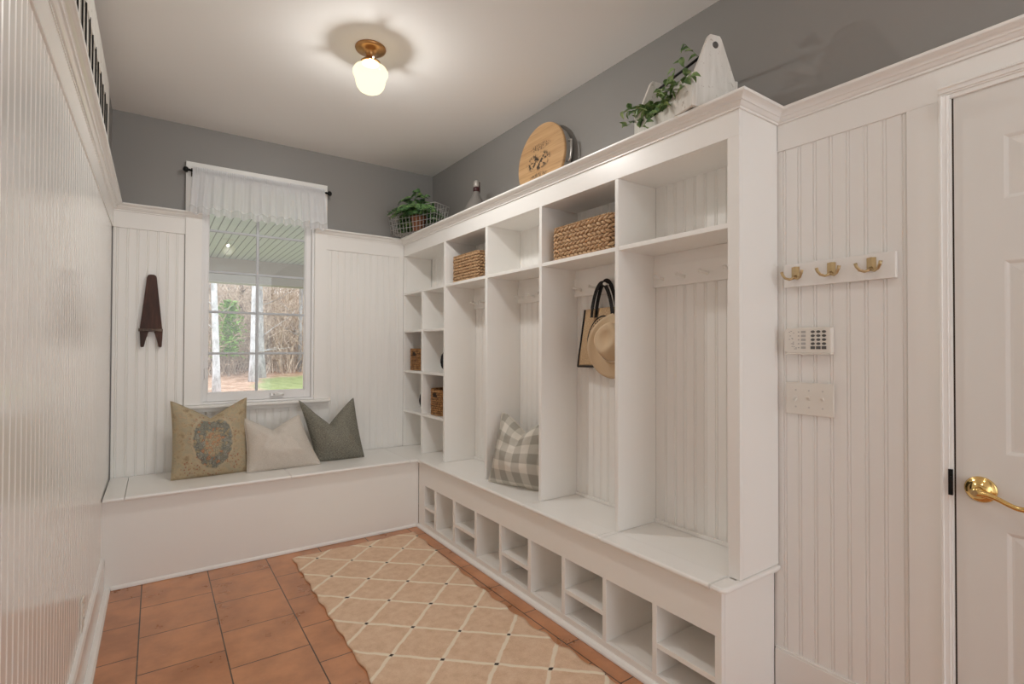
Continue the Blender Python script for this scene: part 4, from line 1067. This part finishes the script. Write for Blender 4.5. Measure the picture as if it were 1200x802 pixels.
def wire_basket():
    # tapered box: origin at front-left (far) top corner's foot; front runs along e, depth along g
    A = Vector((1.488, 3.880)); Bc = Vector((1.682, 3.430)); e = (Bc-A); L = e.length; e.normalize(); g = Vector((-e.y, e.x)); D = .165; H = .188
    if g.x < 0: g = -g
    o = thing('wire_basket', 'galvanised wire grid basket in the corner of the ledge', 'basket', (A.x, A.y, ZL+.003), (0, 0, math.atan2(e.y, e.x)))
    ins = .030
    def q(u, v, k):   # u along front 0..1, v depth 0..1, k height 0..1 in local coords
        w = ins*(1-k); return Vector((w+(L-2*w)*u, w*.6+(D-1.2*w)*v, H*k))
    def grid(bm, f, n, m, r=.0021):
        for i in range(n+1): tube(bm, [f(i/n, k/4) for k in range(5)], r, 5)
        for j in range(m+1): tube(bm, [f(k/8, j/m) for k in range(9)], r, 5)
    for nm, f, n, m in (('front_grid', lambda a, k: q(a, 0, k), 13, 5), ('back_grid', lambda a, k: q(a, 1, k), 13, 5), ('end_grid', lambda a, k: q(0, a, k), 5, 5), ('end_grid', lambda a, k: q(1, a, k), 5, 5), ('bottom_grid', lambda a, k: q(a, k, 0), 13, 5)):
        bm = bmesh.new(); grid(bm, f, n, m); obj(nm, bm, M_wire, o, smooth=True)
    bm = bmesh.new(); c = [q(0, 0, 1), q(1, 0, 1), q(1, 1, 1), q(0, 1, 1)]
    pts = [c[i].lerp(c[(i+1) % 4], k/6) for i in range(4) for k in range(6)]
    tube(bm, pts, .0034, 8, closed=True); obj('rim', bm, M_wire, o, smooth=True)
    rz = math.atan2(e.y, e.x)
    # g must be local +y: flip if not
    base = Vector((A.x, A.y, ZL+.003)); R = Matrix.Rotation(rz, 3, 'Z')
    def wpt(u, v, k): return base+R @ q(u, v, k)
    c = wpt(.52, .5, .0)+Vector((0, 0, .003))
    f = thing('potted_fern', 'bushy green fern in a terracotta pot inside the wire basket', 'plant', c)
    bm = bmesh.new(); lathe(bm, [(0, 0), (.042, 0), (.056, .105), (.061, .106), (.061, .128), (.055, .128), (.052, .112), (0, .110)], 28); obj('pot', bm, M_terra, f, smooth=True)
    bm = bmesh.new(); lathe(bm, [(0, .111), (.053, .113)], 20); obj('soil', bm, M_soil, f)
    rnd = random.Random(12); lf = bmesh.new(); st = bmesh.new()
    for s in range(74):
        a = 2*PI*s/74*5.07+rnd.uniform(-.2, .2); el = rnd.uniform(.15, 1.35); el = max(el, .75) if math.cos(a-R_(203)) > .35 else el; Ln = rnd.uniform(.14, .33)*(1.0 if el < .9 else .8)
        d = Vector((math.cos(a)*math.cos(el), math.sin(a)*math.cos(el), math.sin(el))); d.x *= .8 if d.x > 0 else 1
        p = Vector((rnd.uniform(-.04, .04), rnd.uniform(-.04, .04), .11)); pts = [p.copy()]; n = 15
        for k in range(n):
            t = k/n; p = p+d.normalized()*Ln/n; d = d+Vector((0, 0, -.085-.05*t))
            wp = c+p
            if wp.x > 1.92: p.x -= wp.x-1.92
            if wp.y > YB-.015: p.y -= wp.y-(YB-.015)
            if wp.z < ZL+.02: p.z += ZL+.02-wp.z
            pts.append(p.copy())
            if k > 2:
                sidev = d.cross(Vector((0, 0, 1))).normalized(); ll = .048*math.sin(PI*min(1, (t+.06)))**.7+.008
                nn_ = sidev.cross(d).normalized()
                for sg in (-1, 1): leaf(lf, p, sidev*sg+d.normalized()*.55, nn_, ll, ll*.36, drop=.25)
        tube(st, pts, .0014, 4)
    # a few broad leaves and sprigs in the crown
    for s in range(26):
        a = rnd.uniform(0, 2*PI); p = Vector((rnd.uniform(-.08, .06), rnd.uniform(-.10, .10), rnd.uniform(.20, .30))); leaf(lf, p, Vector((math.cos(a), math.sin(a), rnd.uniform(-.2, .5))), Vector((-.5, -.5, .7)), rnd.uniform(.05, .085), rnd.uniform(.035, .055), drop=.35)
    me = bpy.data.meshes.new('t'); st.to_mesh(me); st.free(); lf.from_mesh(me)
    obj('fronds', lf, M_fern, f, fix=False)
wire_basket()
def slat_panel():
    # old painted slatted panel standing on the left ledge
    y0, y1, z0, z1, x0, x1 = 1.55, 3.40, ZL+.001, 2.668, -.234, -.214
    o = thing('slatted_panel', 'chipped white slatted wooden panel standing on the ledge of the left wall', 'panel', (0, 0, 0))
    obj('back_board', B((x0, x0+.006, y0, y1, z0, z1)), M_distress, o)
    obj('top_rail', B((x0+.0062, x1, y0, y1, z1-.145, z1)), M_distress, o, bevel=.002)
    obj('bottom_rail', B((x0+.0062, x1, y0, y1, z0, z0+.05)), M_distress, o, bevel=.002)
    y = y1-.11; k = 0
    obj('slat', B((x0+.0062, x1-.001, y1-.12, y1, z0+.05, z1-.145)), M_distress, o, bevel=.002)
    y = y1-.14
    while y > y0+.1:
        bm = bmesh.new(); tube(bm, [(x1-.0005, y, z0+.012), (x1-.0005, y, z1-.150+.014*(k % 2))], .003, 8); obj('bar', bm, M_black, o, smooth=True)
        obj('slat', B((x0+.0062, x1-.004, y-.085, y-.025, z0+.05, z1-.145)), M_distress, o, bevel=.002)
        y -= .125 if k % 2 else .105; k += 1
slat_panel()

# ------------------------------------------------------------------ rug
def rug():
    bm = bmesh.new(); nu, nv = 60, 190; x0, x1, y0, y1 = .699, 1.468, .75, 3.366
    def pt(a, b, top):
        y = y0+(y1-y0)*b; w0 = .004*math.sin(y*41)+.006*noise.noise(Vector((y*9, 1, 0))); w1 = .007*math.sin(y*38+1)+.022*math.sin(y*2.6-.9)+.006*noise.noise(Vector((y*9, 7, 0)))
        x = (x0+w0)*(1-a)+(x1+w1)*a; yy = y+(.006*math.sin(a*24)+.004*noise.noise(Vector((a*12, 3, 0))))*b**8
        e = min(a, 1-a)*(x1-x0); z = .0095+.0016*noise.noise(Vector((x*7, y*7, 0)))
        if e < .03: z += .0035*max(0, math.sin(y*41+(2 if a > .5 else 0)))*(1-e/.03)
        return (x, yy, z if top else .0012)
    T = [[bm.verts.new(pt(i/nu, j/nv, 1)) for j in range(nv+1)] for i in range(nu+1)]; U = [[bm.verts.new(pt(i/nu, j/nv, 0)) for j in range(nv+1)] for i in range(nu+1)]
    for i in range(nu):
        for j in range(nv): bm.faces.new((T[i][j], T[i+1][j], T[i+1][j+1], T[i][j+1])); bm.faces.new((U[i][j+1], U[i+1][j+1], U[i+1][j], U[i][j]))
    for i in range(nu):
        for j in (0, nv): bm.faces.new((T[i][j], T[i+1][j], U[i+1][j], U[i][j]))
    for j in range(nv):
        for i in (0, nu): bm.faces.new((T[i][j], T[i][j+1], U[i][j+1], U[i][j]))
    tag(obj('runner_rug', bm, M_rug, None, smooth=True), 'beige runner rug with a cream diamond trellis and dark dots on the tiles', 'rug')
rug()
